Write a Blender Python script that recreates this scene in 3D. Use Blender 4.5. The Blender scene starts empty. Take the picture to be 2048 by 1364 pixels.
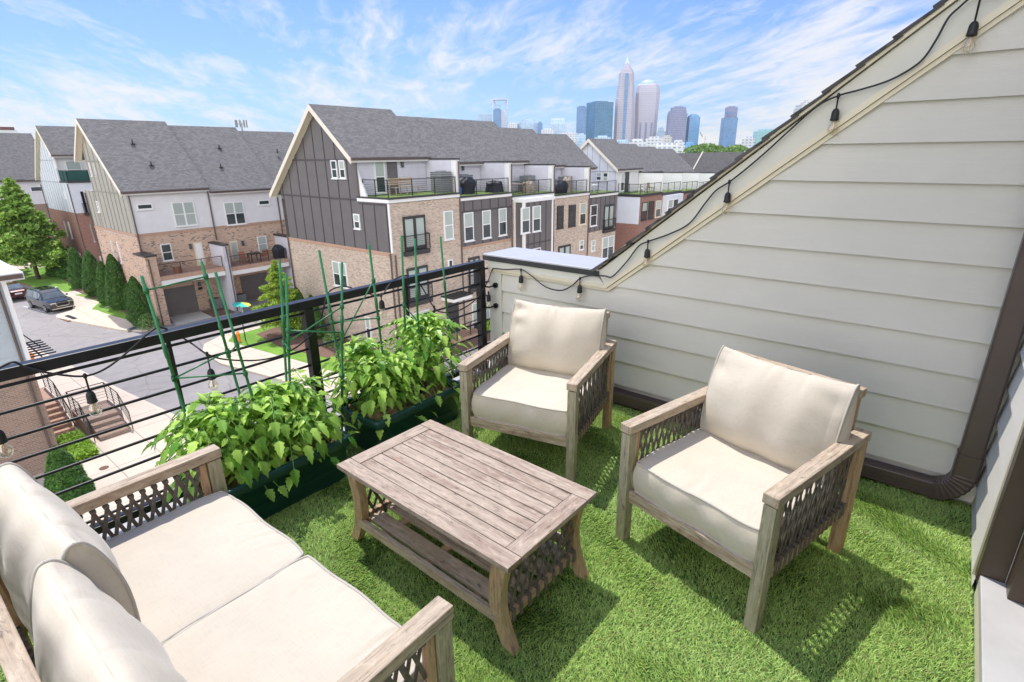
import bpy, math, random
import numpy as np
from mathutils import Vector, Matrix
R = math.radians
rnd = random.Random(7)
scene = bpy.context.scene
col = scene.collection

# ---------------------------------------------------------------- camera
H = 1.70                       # eye height above the deck (deck floor is z = 0)
YAW, PITCH, ROLL, FPX = -0.68276238, 0.33420443, -0.00989925, 1074.52
_f = Vector((math.sin(YAW) * math.cos(PITCH), math.cos(YAW) * math.cos(PITCH), -math.sin(PITCH)))
_r = Vector((math.cos(YAW), -math.sin(YAW), 0))
_u = _r.cross(_f)
_c, _s = math.cos(ROLL), math.sin(ROLL)
CR = _c * _r + _s * _u
CD = -(-_s * _r + _c * _u)
cam = bpy.data.cameras.new("camera")
cam.sensor_width = 36.0
cam.lens = 36.0 * FPX / 2048.0
cam.clip_start = 0.05
cam.clip_end = 20000
camo = bpy.data.objects.new("camera", cam)
col.objects.link(camo)
camo.matrix_world = Matrix(((CR.x, -CD.x, -_f.x, 0), (CR.y, -CD.y, -_f.y, 0), (CR.z, -CD.z, -_f.z, H), (0, 0, 0, 1)))
scene.camera = camo
scene.view_settings.view_transform = 'Standard'
scene.view_settings.look = 'None'
scene.view_settings.exposure = 0.76
scene.view_settings.gamma = 1
scene.render.resolution_x, scene.render.resolution_y = 1024, 682

# survey helpers: sight a point of the photograph onto a real plane of the place
def ray(px, py):
    a, b = (px - 1024) / FPX, (py - 682) / FPX
    return CR * a + CD * b + _f
O = Vector((0, 0, H))
def onz(px, py, z): d = ray(px, py); return O + d * ((z - H) / d.z)
def onx(px, py, x): d = ray(px, py); return O + d * (x / d.x)
def ony(px, py, y): d = ray(px, py); return O + d * (y / d.y)
def k1(x, y): return (x * .29326, 200 + y * .29326)
def k2(x, y): return (540 + x * .34466, 190 + y * .34457)
def k3(x, y): return (x * .19059, 440 + y * .19059)
def k4(x, y): return (280 + x * .17598, 440 + y * .17598)
def k5(x, y): return (x * .27855, 680 + y * .27855)
def k6(x, y): return (240 + x * .3666, 460 + y * .3666)
def kc(x, y): return (900 + x * .36133, 100 + y * .36133)
def ka(x, y): return (940 + x * .16129, 320 + y * .16129)
def kt(x, y): return (700 + x * .17591, 300 + y * .17595)

# ---------------------------------------------------------------- sun and sky
SUN = Vector((-.41, .14, 1)).normalized()
sl = bpy.data.lights.new("sun", 'SUN')
sl.energy = 2.75
sl.angle = R(0.5)
sl.color = (1.0, 0.955, 0.885)
so = bpy.data.objects.new("sun", sl)
so.rotation_euler = SUN.to_track_quat('Z', 'Y').to_euler()
col.objects.link(so)
world = bpy.data.worlds.new("World")
scene.world = world
world.use_nodes = True

class NT:
    def __init__(self, tree):
        self.t = tree
        tree.nodes.clear()
    def n(self, typ, out=0, props=None, **inp):
        nd = self.t.nodes.new(typ)
        for k, v in (props or {}).items(): setattr(nd, k, v)
        for k, v in inp.items():
            k = k.replace('_', ' ')
            if k.startswith('i') and k[1:].isdigit(): s = nd.inputs[int(k[1:])]
            else: s = nd.inputs[k]
            if isinstance(v, bpy.types.NodeSocket): self.t.links.new(v, s)
            else: s.default_value = v
        return nd.outputs[out]
    def math(self, op, a, b=0.0, c=0.0): return self.n('ShaderNodeMath', 0, {'operation': op}, i0=a, i1=b, i2=c)
    def vm(self, op, a, b=(0, 0, 0)): return self.n('ShaderNodeVectorMath', 0, {'operation': op}, i0=a, i1=b)
    def mix(self, f, a, b, bt='MIX'):
        nd = self.t.nodes.new('ShaderNodeMix'); nd.data_type = 'RGBA'; nd.blend_type = bt
        for s, v in ((nd.inputs[0], f), (nd.inputs[6], a), (nd.inputs[7], b)):
            if isinstance(v, bpy.types.NodeSocket): self.t.links.new(v, s)
            else: s.default_value = (*v, 1) if isinstance(v, tuple) and len(v) == 3 else v
        return nd.outputs[2]
    def ramp(self, f, stops, interp='LINEAR'):
        nd = self.t.nodes.new('ShaderNodeValToRGB'); cr = nd.color_ramp; cr.interpolation = interp
        while len(cr.elements) < len(stops): cr.elements.new(.5)
        for e, (p, c) in zip(cr.elements, stops):
            e.position = p; e.color = (*c, 1) if isinstance(c, tuple) else (c, c, c, 1)
        self.t.links.new(f, nd.inputs[0])
        return nd.outputs[0]
    def noise(self, vec, scale, detail=4, rough=.55, dist=0.0):
        return self.n('ShaderNodeTexNoise', 0, None, Vector=vec, Scale=scale, Detail=detail, Roughness=rough, Distortion=dist)
    def scale(self, vec, s): return self.vm('MULTIPLY', vec, s)
    def bump(self, h, strength=.3, dist=.01): return self.n('ShaderNodeBump', 0, None, Height=h, Strength=strength, Distance=dist)

w = NT(world.node_tree)
elev = math.asin(SUN.z)
sky = w.n('ShaderNodeTexSky', 0, {'sky_type': 'NISHITA', 'sun_disc': False, 'sun_elevation': elev,
          'sun_rotation': math.atan2(SUN.x, SUN.y), 'altitude': 100, 'air_density': 1.0, 'dust_density': .6, 'ozone_density': 1.6})
d = w.n('ShaderNodeTexCoord', 0)
sep = w.t.nodes.new('ShaderNodeSeparateXYZ'); w.t.links.new(d, sep.inputs[0])
zz = w.math('ADD', w.math('MAXIMUM', sep.outputs[2], 0.0), .13)
cx = w.math('DIVIDE', sep.outputs[0], zz); cy = w.math('DIVIDE', sep.outputs[1], zz)
cv = w.n('ShaderNodeCombineXYZ', 0, None, X=cx, Y=cy, Z=0.0)
cvr = w.n('ShaderNodeVectorRotate', 0, {'rotation_type': 'Z_AXIS'}, Vector=cv, Angle=R(38))
n1 = w.noise(w.scale(cvr, (.5, 1.15, 1)), 1.1, 9, .62, 1.1)
n2 = w.noise(w.scale(cvr, (1.0, 2.6, 1)), 3.0, 8, .68, .8)
n3 = w.noise(cv, .38, 3, .5, .3)
cl = w.math('ADD', w.math('MULTIPLY', n1, .60), w.math('MULTIPLY', n2, .34))
cl = w.math('ADD', cl, w.math('MULTIPLY', w.math('SUBTRACT', n3, .5), .55))
bias = w.math('MULTIPLY', sep.outputs[0], .16)        # thicker cloud towards the right of the view
bias = w.math('ADD', bias, w.math('MULTIPLY', w.math('SUBTRACT', .30, sep.outputs[2]), .42))
cl = w.math('ADD', cl, bias)
cm = w.ramp(cl, [(.40, 0.0), (.47, .34), (.54, .80), (.63, 1.0)])
skyc = w.mix(1.0, sky, (.40, .57, .92), 'MULTIPLY')
back = w.math('MAXIMUM', w.math('ADD', w.math('MULTIPLY', sep.outputs[1], -1.0), w.math('MULTIPLY', sep.outputs[0], .35)), 0.0)   # unseen bright cloud bank, added behind the camera to light the shaded wall
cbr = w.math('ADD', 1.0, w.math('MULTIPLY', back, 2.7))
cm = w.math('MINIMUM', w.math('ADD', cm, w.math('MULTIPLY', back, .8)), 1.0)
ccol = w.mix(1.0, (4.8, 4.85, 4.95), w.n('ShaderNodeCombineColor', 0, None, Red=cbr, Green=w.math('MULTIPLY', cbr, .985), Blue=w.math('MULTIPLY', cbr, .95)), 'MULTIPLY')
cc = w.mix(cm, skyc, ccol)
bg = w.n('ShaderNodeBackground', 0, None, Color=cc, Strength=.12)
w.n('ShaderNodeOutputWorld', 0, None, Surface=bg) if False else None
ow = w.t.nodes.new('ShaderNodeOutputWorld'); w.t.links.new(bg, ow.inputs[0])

# ---------------------------------------------------------------- object helpers
def tag(o, label=None, cat=None, group=None, kind=None):
    if label: o['label'] = label
    if cat: o['category'] = cat
    if group: o['group'] = group
    if kind: o['kind'] = kind
    return o
def empty(name, loc, label, cat, group=None, rz=0.0):
    o = bpy.data.objects.new(name, None)
    o.empty_display_size = .1
    o.location = loc; o.rotation_euler = (0, 0, rz)
    col.objects.link(o)
    return tag(o, label, cat, group)
def copy_tree(o, parent=None):
    c = o.copy(); col.objects.link(c); c.parent = parent
    for ch in list(o.children): copy_tree(ch, c)
    return c
def world_loc(o):
    v = Vector((0, 0, 0))
    while o is not None: v += Vector(o.location); o = o.parent
    return v

class MB:
    def __init__(self): self.v = []; self.f = []; self.uv = []; self.sm = []
    def face(self, pts, uv=None, smooth=False):
        i = len(self.v); self.v += [tuple(p) for p in pts]
        self.f.append(tuple(range(i, i + len(pts)))); self.uv.append(uv); self.sm.append(smooth)
        return self
    def obox(self, c, hx, hy, hz, grain=True, taper=1.0):
        """box with half-vectors hx, hy, hz about centre c; uv runs along the longest axis"""
        c = Vector(c); H3 = [Vector(hx), Vector(hy), Vector(hz)]
        L = max(range(3), key=lambda i: H3[i].length)
        ou, ov = rnd.random() * 9, rnd.random() * 9
        for a in range(3):
            b, e = (a + 1) % 3, (a + 2) % 3
            for s in (1, -1):
                n = H3[a] * s
                q = [n + H3[b] * i + H3[e] * j * s for i, j in ((-1, -1), (1, -1), (1, 1), (-1, 1))]
                pts = [c + p for p in q]
                uv = None
                if grain:
                    lu = H3[L].normalized()
                    if a == L: uv = [(ou + p.dot(H3[b].normalized()), ov + p.dot(H3[e].normalized())) for p in q]
                    else:
                        o2 = b if b != L else e
                        uv = [(ou + p.dot(lu), ov + a * .3 + p.dot(H3[o2].normalized())) for p in q]
                self.face(pts, uv)
        return self
    def box(self, a, b, grain=False):
        a = Vector(a); b = Vector(b); h = (b - a) / 2
        return self.obox((a + b) / 2, (abs(h.x), 0, 0), (0, abs(h.y), 0), (0, 0, abs(h.z)), grain)
    def beam(self, p, q, w_, h_, up=(0, 0, 1), grain=True):
        p = Vector(p); q = Vector(q); d = q - p; L = d.length; d = d / L
        up = Vector(up)
        if abs(d.dot(up)) > .98: up = Vector((1, 0, 0))
        s = d.cross(up).normalized(); u = s.cross(d).normalized()
        return self.obox((p + q) / 2, d * L / 2, s * w_ / 2, u * h_ / 2, grain)
    def tube(self, pts, r, seg=8, smooth=True, caps=True):
        pts = [Vector(p) for p in pts]; rr = r if isinstance(r, (list, tuple)) else [r] * len(pts)
        base = len(self.v); up = Vector((0, 0, 1)); prev = None
        for i, p in enumerate(pts):
            t = (pts[min(i + 1, len(pts) - 1)] - pts[max(i - 1, 0)])
            t = t.normalized() if t.length > 1e-9 else Vector((0, 0, 1))
            if prev is None:
                a = up if abs(t.dot(up)) < .95 else Vector((1, 0, 0))
                prev = (a - t * a.dot(t)).normalized()
            else:
                prev = (prev - t * prev.dot(t)).normalized()
            b = t.cross(prev)
            for k in range(seg):
                an = 2 * math.pi * k / seg
                self.v.append(tuple(p + (prev * math.cos(an) + b * math.sin(an)) * rr[i]))
        for i in range(len(pts) - 1):
            for k in range(seg):
                a0 = base + i * seg + k; a1 = base + i * seg + (k + 1) % seg
                self.f.append((a0, a1, a1 + seg, a0 + seg)); self.uv.append(None); self.sm.append(smooth)
        if caps:
            self.f.append(tuple(base + k for k in reversed(range(seg)))); self.uv.append(None); self.sm.append(False)
            e = base + (len(pts) - 1) * seg
            self.f.append(tuple(e + k for k in range(seg))); self.uv.append(None); self.sm.append(False)
        return self
    def prism(self, poly, vec):
        poly = [Vector(p) for p in poly]; vec = Vector(vec)
        n = Vector((0, 0, 0))
        for i in range(len(poly)): n += poly[i].cross(poly[(i + 1) % len(poly)])
        if n.dot(vec) < 0: poly = poly[::-1]
        top = [p + vec for p in poly]
        self.face(top); self.face(poly[::-1])
        for i in range(len(poly)):
            j = (i + 1) % len(poly)
            self.face([poly[i], poly[j], top[j], top[i]])
        return self
    def grid(self, fn, nu, nv, smooth=True, flip=False):
        base = len(self.v)
        for i in range(nu + 1):
            for j in range(nv + 1): self.v.append(tuple(fn(i / nu, j / nv)))
        for i in range(nu):
            for j in range(nv):
                a = base + i * (nv + 1) + j; q = (a, a + nv + 1, a + nv + 2, a + 1)
                self.f.append(q[::-1] if flip else q); self.uv.append(None); self.sm.append(smooth)
        return self
    def build(self, name, mat, parent=None, bevel=0.0, merge=False, smooth=False, local=False):
        me = bpy.data.meshes.new(name)
        V = np.array(self.v, dtype=np.float64)
        if parent is not None: org = np.zeros(3) if local else np.array(world_loc(parent))
        elif local: org = np.zeros(3)
        else: org = np.array([(V[:, 0].min() + V[:, 0].max()) / 2, (V[:, 1].min() + V[:, 1].max()) / 2, V[:, 2].min()])
        me.from_pydata((V - org).tolist(), [], self.f)
        uvl = me.uv_layers.new(name="UVMap")
        data = np.zeros((len(me.loops), 2))
        li = 0
        for fi, f in enumerate(self.f):
            uv = self.uv[fi]
            if uv is not None:
                for k in range(len(f)): data[li + k] = uv[k]
            else:
                p = V[list(f)]
                n = np.zeros(3)
                for k in range(len(f)): n += np.cross(p[k], p[(k + 1) % len(f)])
                ln = np.linalg.norm(n); n = n / ln if ln > 1e-12 else np.array([0, 0, 1.])
                if abs(n[2]) > .97: ud = np.array([1, 0, 0.]); vd = np.array([0, 1., 0])
                else:
                    ud = np.array([-n[1], n[0], 0]); ud /= np.linalg.norm(ud)
                    if ud[np.argmax(np.abs(ud))] < 0: ud = -ud
                    vd = np.cross(n, ud)
                    if vd[2] < 0: vd = -vd
                data[li:li + len(f), 0] = p @ ud; data[li:li + len(f), 1] = p @ vd
            li += len(f)
        uvl.data.foreach_set('uv', data.ravel())
        me.polygons.foreach_set('use_smooth', [bool(s or smooth) for s in self.sm])
        me.materials.append(mat)
        if merge:
            import bmesh
            bm = bmesh.new(); bm.from_mesh(me); bmesh.ops.remove_doubles(bm, verts=bm.verts, dist=1e-5); bm.to_mesh(me); bm.free()
        me.update()
        o = bpy.data.objects.new(name, me)
        col.objects.link(o)
        if parent is not None: o.parent = parent
        else: o.location = org
        if bevel:
            if not merge:
                import bmesh
                bm = bmesh.new(); bm.from_mesh(me); bmesh.ops.remove_doubles(bm, verts=bm.verts, dist=1e-6); bm.to_mesh(me); bm.free()
            m = o.modifiers.new("bevel", 'BEVEL'); m.width = bevel; m.segments = 2; m.limit_method = 'ANGLE'; m.angle_limit = R(40)
        return o
def struct(name, mb, mat, **k): return tag(mb.build(name, mat, **k), kind='structure')

# ---------------------------------------------------------------- materials
def newmat(name):
    m = bpy.data.materials.new(name); m.use_nodes = True
    return m, NT(m.node_tree)
def fin(t, col_, rough=.7, normal=None, metal=0.0, **k):
    kw = dict(Base_Color=col_, Roughness=rough, Metallic=metal); kw.update(k)
    if normal is not None: kw['Normal'] = normal
    for q in list(kw):
        if isinstance(kw[q], tuple) and len(kw[q]) == 3: kw[q] = (*kw[q], 1)
    b = t.n('ShaderNodeBsdfPrincipled', 0, None, **kw)
    o = t.t.nodes.new('ShaderNodeOutputMaterial'); t.t.links.new(b, o.inputs[0])
def simple(name, c, rough=.6, metal=0.0, var=.12, scale=6.0, bump=0.0, **k):
    m, t = newmat(name)
    g = t.n('ShaderNodeTexCoord', 3)
    nz = t.noise(g, scale, 5)
    c2 = tuple(x * (1 - var) for x in c); c1 = tuple(min(1, x * (1 + var)) for x in c)
    cc_ = t.ramp(nz, [(.3, c2), (.7, c1)])
    nr = t.bump(t.noise(g, scale * 12, 4), bump, .005) if bump else None
    fin(t, cc_, rough, nr, metal, **k)
    return m
def UV(t): return t.n('ShaderNodeUVMap', 0)

def wood(name, base, dark, warm, warm_amt=.35):
    m, t = newmat(name)
    uv = UV(t)
    g1 = t.noise(t.scale(uv, (3.5, 75, 1)), 1.6, 7, .65, .6)
    g2 = t.noise(t.scale(uv, (1.3, 9, 1)), 1.5, 5, .6, .8)
    g3 = t.noise(t.scale(uv, (7, 22, 1)), 2.2, 6, .7, .4)
    c = t.ramp(g1, [(.28, dark), (.45, base), (.72, tuple(min(1, x * 1.38) for x in base))])
    wm = t.ramp(g2, [(.45, 0.0), (.70, 1.0)])
    c = t.mix(t.math('MULTIPLY', wm, warm_amt), c, warm)
    pl = t.ramp(g3, [(.52, 0.0), (.66, .62)])
    c = t.mix(pl, c, tuple(min(1, x * 1.55) for x in base))
    pd = t.ramp(g3, [(.33, .62), (.43, 0.0)])
    c = t.mix(pd, c, tuple(x * .6 for x in dark))
    ob = t.n('ShaderNodeTexCoord', 3)
    og = t.ramp(t.noise(ob, 3.1, 3, .5), [(.66, 0.0), (.70, .55)])
    c = t.mix(t.math('MULTIPLY', og, wm), c, (.55, .20, .06))
    fin(t, c, .78, t.bump(t.math('ADD', g1, t.math('MULTIPLY', g3, .5)), .45, .0022))
    return m
M = {}
M['wood'] = wood('weathered teak', (.42, .34, .255), (.09, .065, .048), (.32, .19, .10), .55)
M['wood_top'] = wood('bleached teak', (.385, .305, .24), (.11, .075, .055), (.20, .12, .085), .72)
M['wood_warm'] = wood('less weathered teak', (.43, .30, .18), (.16, .095, .05), (.44, .20, .07), .8)
M['wood_moss'] = wood('teak with lichen', (.35, .31, .22), (.10, .09, .06), (.32, .27, .10), .7)

def fabric(name, c):
    m, t = newmat(name)
    g = t.n('ShaderNodeTexCoord', 3)
    nz = t.noise(g, 4, 5, .6)
    cc_ = t.ramp(nz, [(.3, tuple(x * .93 for x in c)), (.7, tuple(min(1, x * 1.04) for x in c))])
    th = t.noise(t.scale(g, (1, .10, 1)), 190, 3, .6)
    th2 = t.noise(t.scale(g, (.10, 1, .3)), 190, 3, .6)
    w2 = t.math('ADD', th, th2)
    cc_ = t.mix(t.ramp(w2, [(.80, .30), (1.12, 0.0)]), cc_, tuple(x * .78 for x in c))
    st_ = t.noise(g, 2.3, 4, .6)
    cc_ = t.mix(t.ramp(st_, [(.58, 0.0), (.72, .22)]), cc_, tuple(x * y for x, y in zip(c, (.86, .80, .72))))
    wr = t.noise(t.scale(g, (1, 1, 1)), 9, 4, .5, .4)
    hh = t.math('ADD', t.math('MULTIPLY', w2, .05), wr)
    fin(t, cc_, .92, t.bump(hh, .28, .012), 0.0, Sheen_Weight=.25)
    return m
M['fabric'] = fabric('cream outdoor canvas', (.61, .54, .435))
M['piping'] = simple('cushion piping', (.50, .46, .40), .9, var=.05)
M['rope'] = simple('woven rope', (.17, .145, .12), .85, var=.3, scale=60, bump=.6)
M['black'] = simple('black powder coated steel', (.018, .018, .020), .38, .3, var=.2, scale=20)
M['blackcable'] = simple('black rubber cable', (.012, .012, .013), .55, var=.1)
M['greenbox'] = simple('dark green resin', (.006, .050, .040), .42, var=.15, scale=9)
M['soil'] = simple('burlap and potting soil', (.30, .20, .12), .95, var=.55, scale=26, bump=1.0)
M['stake'] = simple('green coated stake', (.022, .165, .052), .35, var=.2, scale=18)
M['trim'] = simple('house trim paint', (.645, .625, .56), .55, var=.03)
M['trimcream'] = simple('cream fascia paint', (.72, .645, .50), .55, var=.04)
M['white'] = simple('white painted trim', (.78, .78, .78), .5, var=.03)
M['capwhite'] = simple('pale metal coping', (.52, .51, .54), .35, .2, var=.05)
M['brown'] = simple('dark brown aluminium', (.115, .085, .076), .33, .25, var=.12, scale=5)
M['doorbrown'] = simple('bronze door frame', (.085, .062, .042), .38, .2, var=.1)
M['sill'] = simple('weathered sill', (.46, .45, .44), .6, var=.10, scale=4)
M['concrete'] = None
M['darkmetal'] = simple('dark grey metal', (.10, .115, .12), .5, .3, var=.2)
M['gunmetal'] = simple('dark window metal', (.05, .05, .052), .45, .3)
M['galv'] = simple('grey appliance metal', (.30, .32, .33), .5, .4, var=.1)
M['chrome'] = simple('bright trim', (.65, .65, .66), .2, .9, var=.02)
M['tyre'] = simple('tyre rubber', (.018, .018, .018), .85)
M['suvpaint'] = simple('dark grey car paint', (.035, .036, .040), .18, .5, var=.05, Coat_Weight=.8)
M['redpaint'] = simple('maroon car paint', (.105, .030, .030), .22, .4, var=.05, Coat_Weight=.8)
M['orange'] = simple('orange paint', (.85, .25, .02), .5)
M['teal'] = simple('teal canvas', (.03, .48, .42), .8)
M['yellow'] = simple('yellow canvas', (.72, .68, .08), .8)
M['terracotta'] = simple('terracotta', (.38, .15, .08), .8)
M['blue'] = simple('blue plastic', (.02, .16, .50), .5)
M['bark'] = simple('bark', (.12, .085, .06), .95, var=.4, scale=14, bump=.8)
M['patiowood'] = simple('patio furniture timber', (.30, .22, .17), .8, var=.3)
M['cover'] = simple('black grill cover', (.016, .018, .028), .6, var=.3, bump=.5)
M['greytan'] = simple('taupe cover', (.32, .27, .22), .8, var=.3, bump=.5)

def glass(name, c, rough=.08):
    m, t = newmat(name)
    g = t.n('ShaderNodeTexCoord', 3)
    nz = t.noise(g, 1.4, 3)
    fin(t, t.ramp(nz, [(.35, tuple(x * .6 for x in c)), (.65, c)]), rough, None, 0.0, IOR=1.5, Specular_IOR_Level=.9)
    return m
M['pane'] = glass('dark window pane', (.045, .065, .07))
M['carglass'] = glass('car glass', (.16, .19, .21), .06)
def blindmat():
    m, t = newmat('pane with lowered blind')
    uv = UV(t)
    wv = t.n('ShaderNodeTexWave', 1, {'wave_type': 'BANDS', 'bands_direction': 'Y'}, Vector=uv, Scale=9.0, Distortion=0.0)
    c = t.ramp(wv, [(.2, (.38, .44, .41)), (.8, (.43, .49, .46))])
    fin(t, c, .10, None, 0.0, Specular_IOR_Level=.9)
    return m
M['blind'] = blindmat()

def bulbglass():
    m = bpy.data.materials.new('clear bulb glass'); m.use_nodes = True
    t = NT(m.node_tree)
    a = t.n('ShaderNodeBsdfTransparent', 0, None, Color=(.97, .95, .90, 1))
    b = t.n('ShaderNodeBsdfGlossy', 0, None, Color=(1, .97, .9, 1), Roughness=.05)
    lw = t.n('ShaderNodeLayerWeight', 1, None, Blend=.35)
    f = t.math('ADD', t.math('MULTIPLY', lw, .55), .10)
    mx = t.t.nodes.new('ShaderNodeMixShader')
    t.t.links.new(f, mx.inputs[0]); t.t.links.new(a, mx.inputs[1]); t.t.links.new(b, mx.inputs[2])
    o = t.t.nodes.new('ShaderNodeOutputMaterial'); t.t.links.new(mx.outputs[0], o.inputs[0])
    return m
M['bulb'] = bulbglass()
M['filament'] = simple('amber filament', (.75, .38, .10), .4)

def brick(name, c1, c2, c3, mortar, sx=.205, sy=.072, dark=None):
    m, t = newmat(name)
    uv = UV(t)
    nd = t.t.nodes.new('ShaderNodeTexBrick')
    t.t.links.new(uv, nd.inputs['Vector'])
    nd.inputs['Color1'].default_value = (0, 0, 0, 1); nd.inputs['Color2'].default_value = (1, 1, 1, 1)
    nd.inputs['Mortar'].default_value = (.5, .5, .5, 1); nd.inputs['Scale'].default_value = 1
    nd.inputs['Mortar Size'].default_value = .0065; nd.inputs['Mortar Smooth'].default_value = .1
    nd.inputs['Brick Width'].default_value = sx; nd.inputs['Row Height'].default_value = sy
    rc = nd.outputs[0]; fac = nd.outputs[1]
    c = t.ramp(rc, [(.0, c1), (.35, c2), (.7, c3), (1, c2)])
    big = t.noise(uv, .8, 4, .6)
    c = t.mix(t.ramp(big, [(.35, .28), (.6, 0.0)]), c, tuple(x * .7 for x in c1))
    if dark:
        st = t.noise(t.scale(uv, (.55, 1.7, 1)), 1.5, 3, .6)
        dk = t.math('MULTIPLY', t.ramp(rc, [(.66, 0.0), (.70, 1.0)], 'CONSTANT'), t.ramp(st, [(.50, 0.0), (.54, 1.0)]))
        c = t.mix(dk, c, dark)
    fine = t.noise(uv, 60, 3)
    c = t.mix(t.math('MULTIPLY', fine, .25), c, mortar)
    c = t.mix(fac, c, mortar)
    h = t.math('SUBTRACT', 1.0, fac)
    fin(t, c, .9, t.bump(t.math('ADD', h, t.math('MULTIPLY', fine, .4)), .6, .008))
    return m
M['brick_tan'] = brick('tan brick', (.45, .32, .25), (.62, .49, .39), (.30, .20, .155), (.60, .54, .47))
M['brick_spot'] = brick('tan brick with dark bricks', (.54, .34, .235), (.63, .43, .31), (.44, .26, .18), (.60, .50, .42), dark=(.10, .075, .065))
M['brick_red'] = brick('red brick', (.27, .105, .075), (.34, .15, .11), (.20, .08, .06), (.36, .27, .22))
M['brick_brown'] = brick('brown brick', (.25, .155, .115), (.31, .20, .15), (.19, .12, .095), (.42, .35, .29))
M['brick_rust'] = brick('soldier course brick', (.46, .26, .17), (.52, .30, .20), (.40, .21, .14), (.50, .40, .33), sx=.075, sy=.21)

def shingle(name, c):
    m, t = newmat(name)
    uv = UV(t)
    nd = t.t.nodes.new('ShaderNodeTexBrick')
    t.t.links.new(uv, nd.inputs['Vector'])
    nd.inputs['Color1'].default_value = (0, 0, 0, 1); nd.inputs['Color2'].default_value = (1, 1, 1, 1)
    nd.inputs['Mortar'].default_value = (0, 0, 0, 1); nd.inputs['Scale'].default_value = 1
    nd.inputs['Mortar Size'].default_value = .010; nd.inputs['Brick Width'].default_value = .27; nd.inputs['Row Height'].default_value = .145
    cc_ = t.ramp(nd.outputs[0], [(0, tuple(x * .68 for x in c)), (.5, c), (1, tuple(x * 1.3 for x in c))])
    big = t.noise(uv, .7, 5, .65)
    cc_ = t.mix(t.ramp(big, [(.35, .35), (.65, 0.0)]), cc_, tuple(x * .72 for x in c))
    cc_ = t.mix(nd.outputs[1], cc_, tuple(x * .45 for x in c))
    gr = t.noise(uv, 45, 3)
    cc_ = t.mix(t.math('MULTIPLY', gr, .3), cc_, tuple(x * 1.5 for x in c))
    fin(t, cc_, .93, t.bump(t.math('SUBTRACT', 1.0, nd.outputs[1]), .6, .02))
    return m
M['shingle'] = shingle('asphalt shingle', (.155, .150, .154))
M['shingle_dk'] = shingle('dark asphalt shingle', (.085, .080, .082))

def siding_mat(name, c, grain=.35):
    m, t = newmat(name)
    g = t.n('ShaderNodeTexCoord', 3)
    sp = t.t.nodes.new('ShaderNodeSeparateXYZ'); t.t.links.new(g, sp.inputs[0])
    hor = t.math('ADD', sp.outputs[0], sp.outputs[1])
    row = t.math('FLOOR', t.math('DIVIDE', sp.outputs[2], .178))
    v = t.n('ShaderNodeCombineXYZ', 0, None, X=t.math('ADD', t.math('MULTIPLY', hor, 1.0), t.math('MULTIPLY', row, 7.3)), Y=0.0, Z=t.math('MULTIPLY', sp.outputs[2], 26))
    gr = t.noise(v, 2.2, 6, .62, 1.6)
    wv = t.math('ABSOLUTE', t.math('SUBTRACT', t.math('FRACT', t.math('MULTIPLY', gr, 9)), .5))
    big = t.noise(g, 1.6, 4)
    cc_ = t.ramp(big, [(.3, tuple(x * .94 for x in c)), (.7, tuple(min(1, x * 1.03) for x in c))])
    cc_ = t.mix(t.ramp(wv, [(0, .028), (.14, 0.0)]), cc_, tuple(x * .72 for x in c))
    fin(t, cc_, .62, t.bump(wv, grain, .004))
    return m
M['siding_own'] = siding_mat('warm grey lap siding', (.67, .64, .585), .30)
M['siding_white'] = simple('white lap siding', (.70, .69, .71), .6, var=.04, scale=2)
M['siding_lav'] = simple('pale grey lap siding', (.60, .59, .66), .6, var=.05, scale=2)
M['siding_blue'] = simple('pale blue grey lap siding', (.40, .45, .49), .6, var=.05, scale=2)
M['panel_dark'] = simple('charcoal panel', (.135, .124, .126), .6, var=.08, scale=1.5)
M['batten_dark'] = simple('charcoal batten', (.065, .056, .06), .6)
M['panel_beige'] = simple('greige panel', (.36, .345, .30), .6, var=.06, scale=1.5)
M['batten_beige'] = simple('greige batten', (.25, .24, .21), .6)
M['panel_pale'] = simple('pale blue white panel', (.64, .67, .73), .6, var=.04, scale=1.5)
M['batten_pale'] = simple('pale batten', (.42, .44, .50), .6)
M['barge'] = simple('barge board', (.74, .68, .58), .55, var=.03)

def ground_mat(name, c, var, scale, joint=None, jc=None):
    m, t = newmat(name)
    uv = UV(t)
    a = t.noise(uv, scale, 6, .65); b = t.noise(uv, scale * .12, 4, .6)
    s = t.math('ADD', t.math('MULTIPLY', a, .5), t.math('MULTIPLY', b, .5))
    cc_ = t.ramp(s, [(.32, tuple(x * (1 - var) for x in c)), (.68, tuple(x * (1 + var) for x in c))])
    if joint:
        nd = t.t.nodes.new('ShaderNodeTexBrick'); t.t.links.new(uv, nd.inputs['Vector']); nd.offset = 0
        nd.inputs['Scale'].default_value = 1; nd.inputs['Brick Width'].default_value = joint; nd.inputs['Row Height'].default_value = joint
        nd.inputs['Mortar Size'].default_value = .02
        cc_ = t.mix(nd.outputs[1], cc_, jc)
    fin(t, cc_, .92, t.bump(t.noise(uv, 30, 4), .3, .01))
    return m
M['asphalt_plain'] = ground_mat('worn asphalt', (.30, .275, .27), .10, 2.0)
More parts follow.
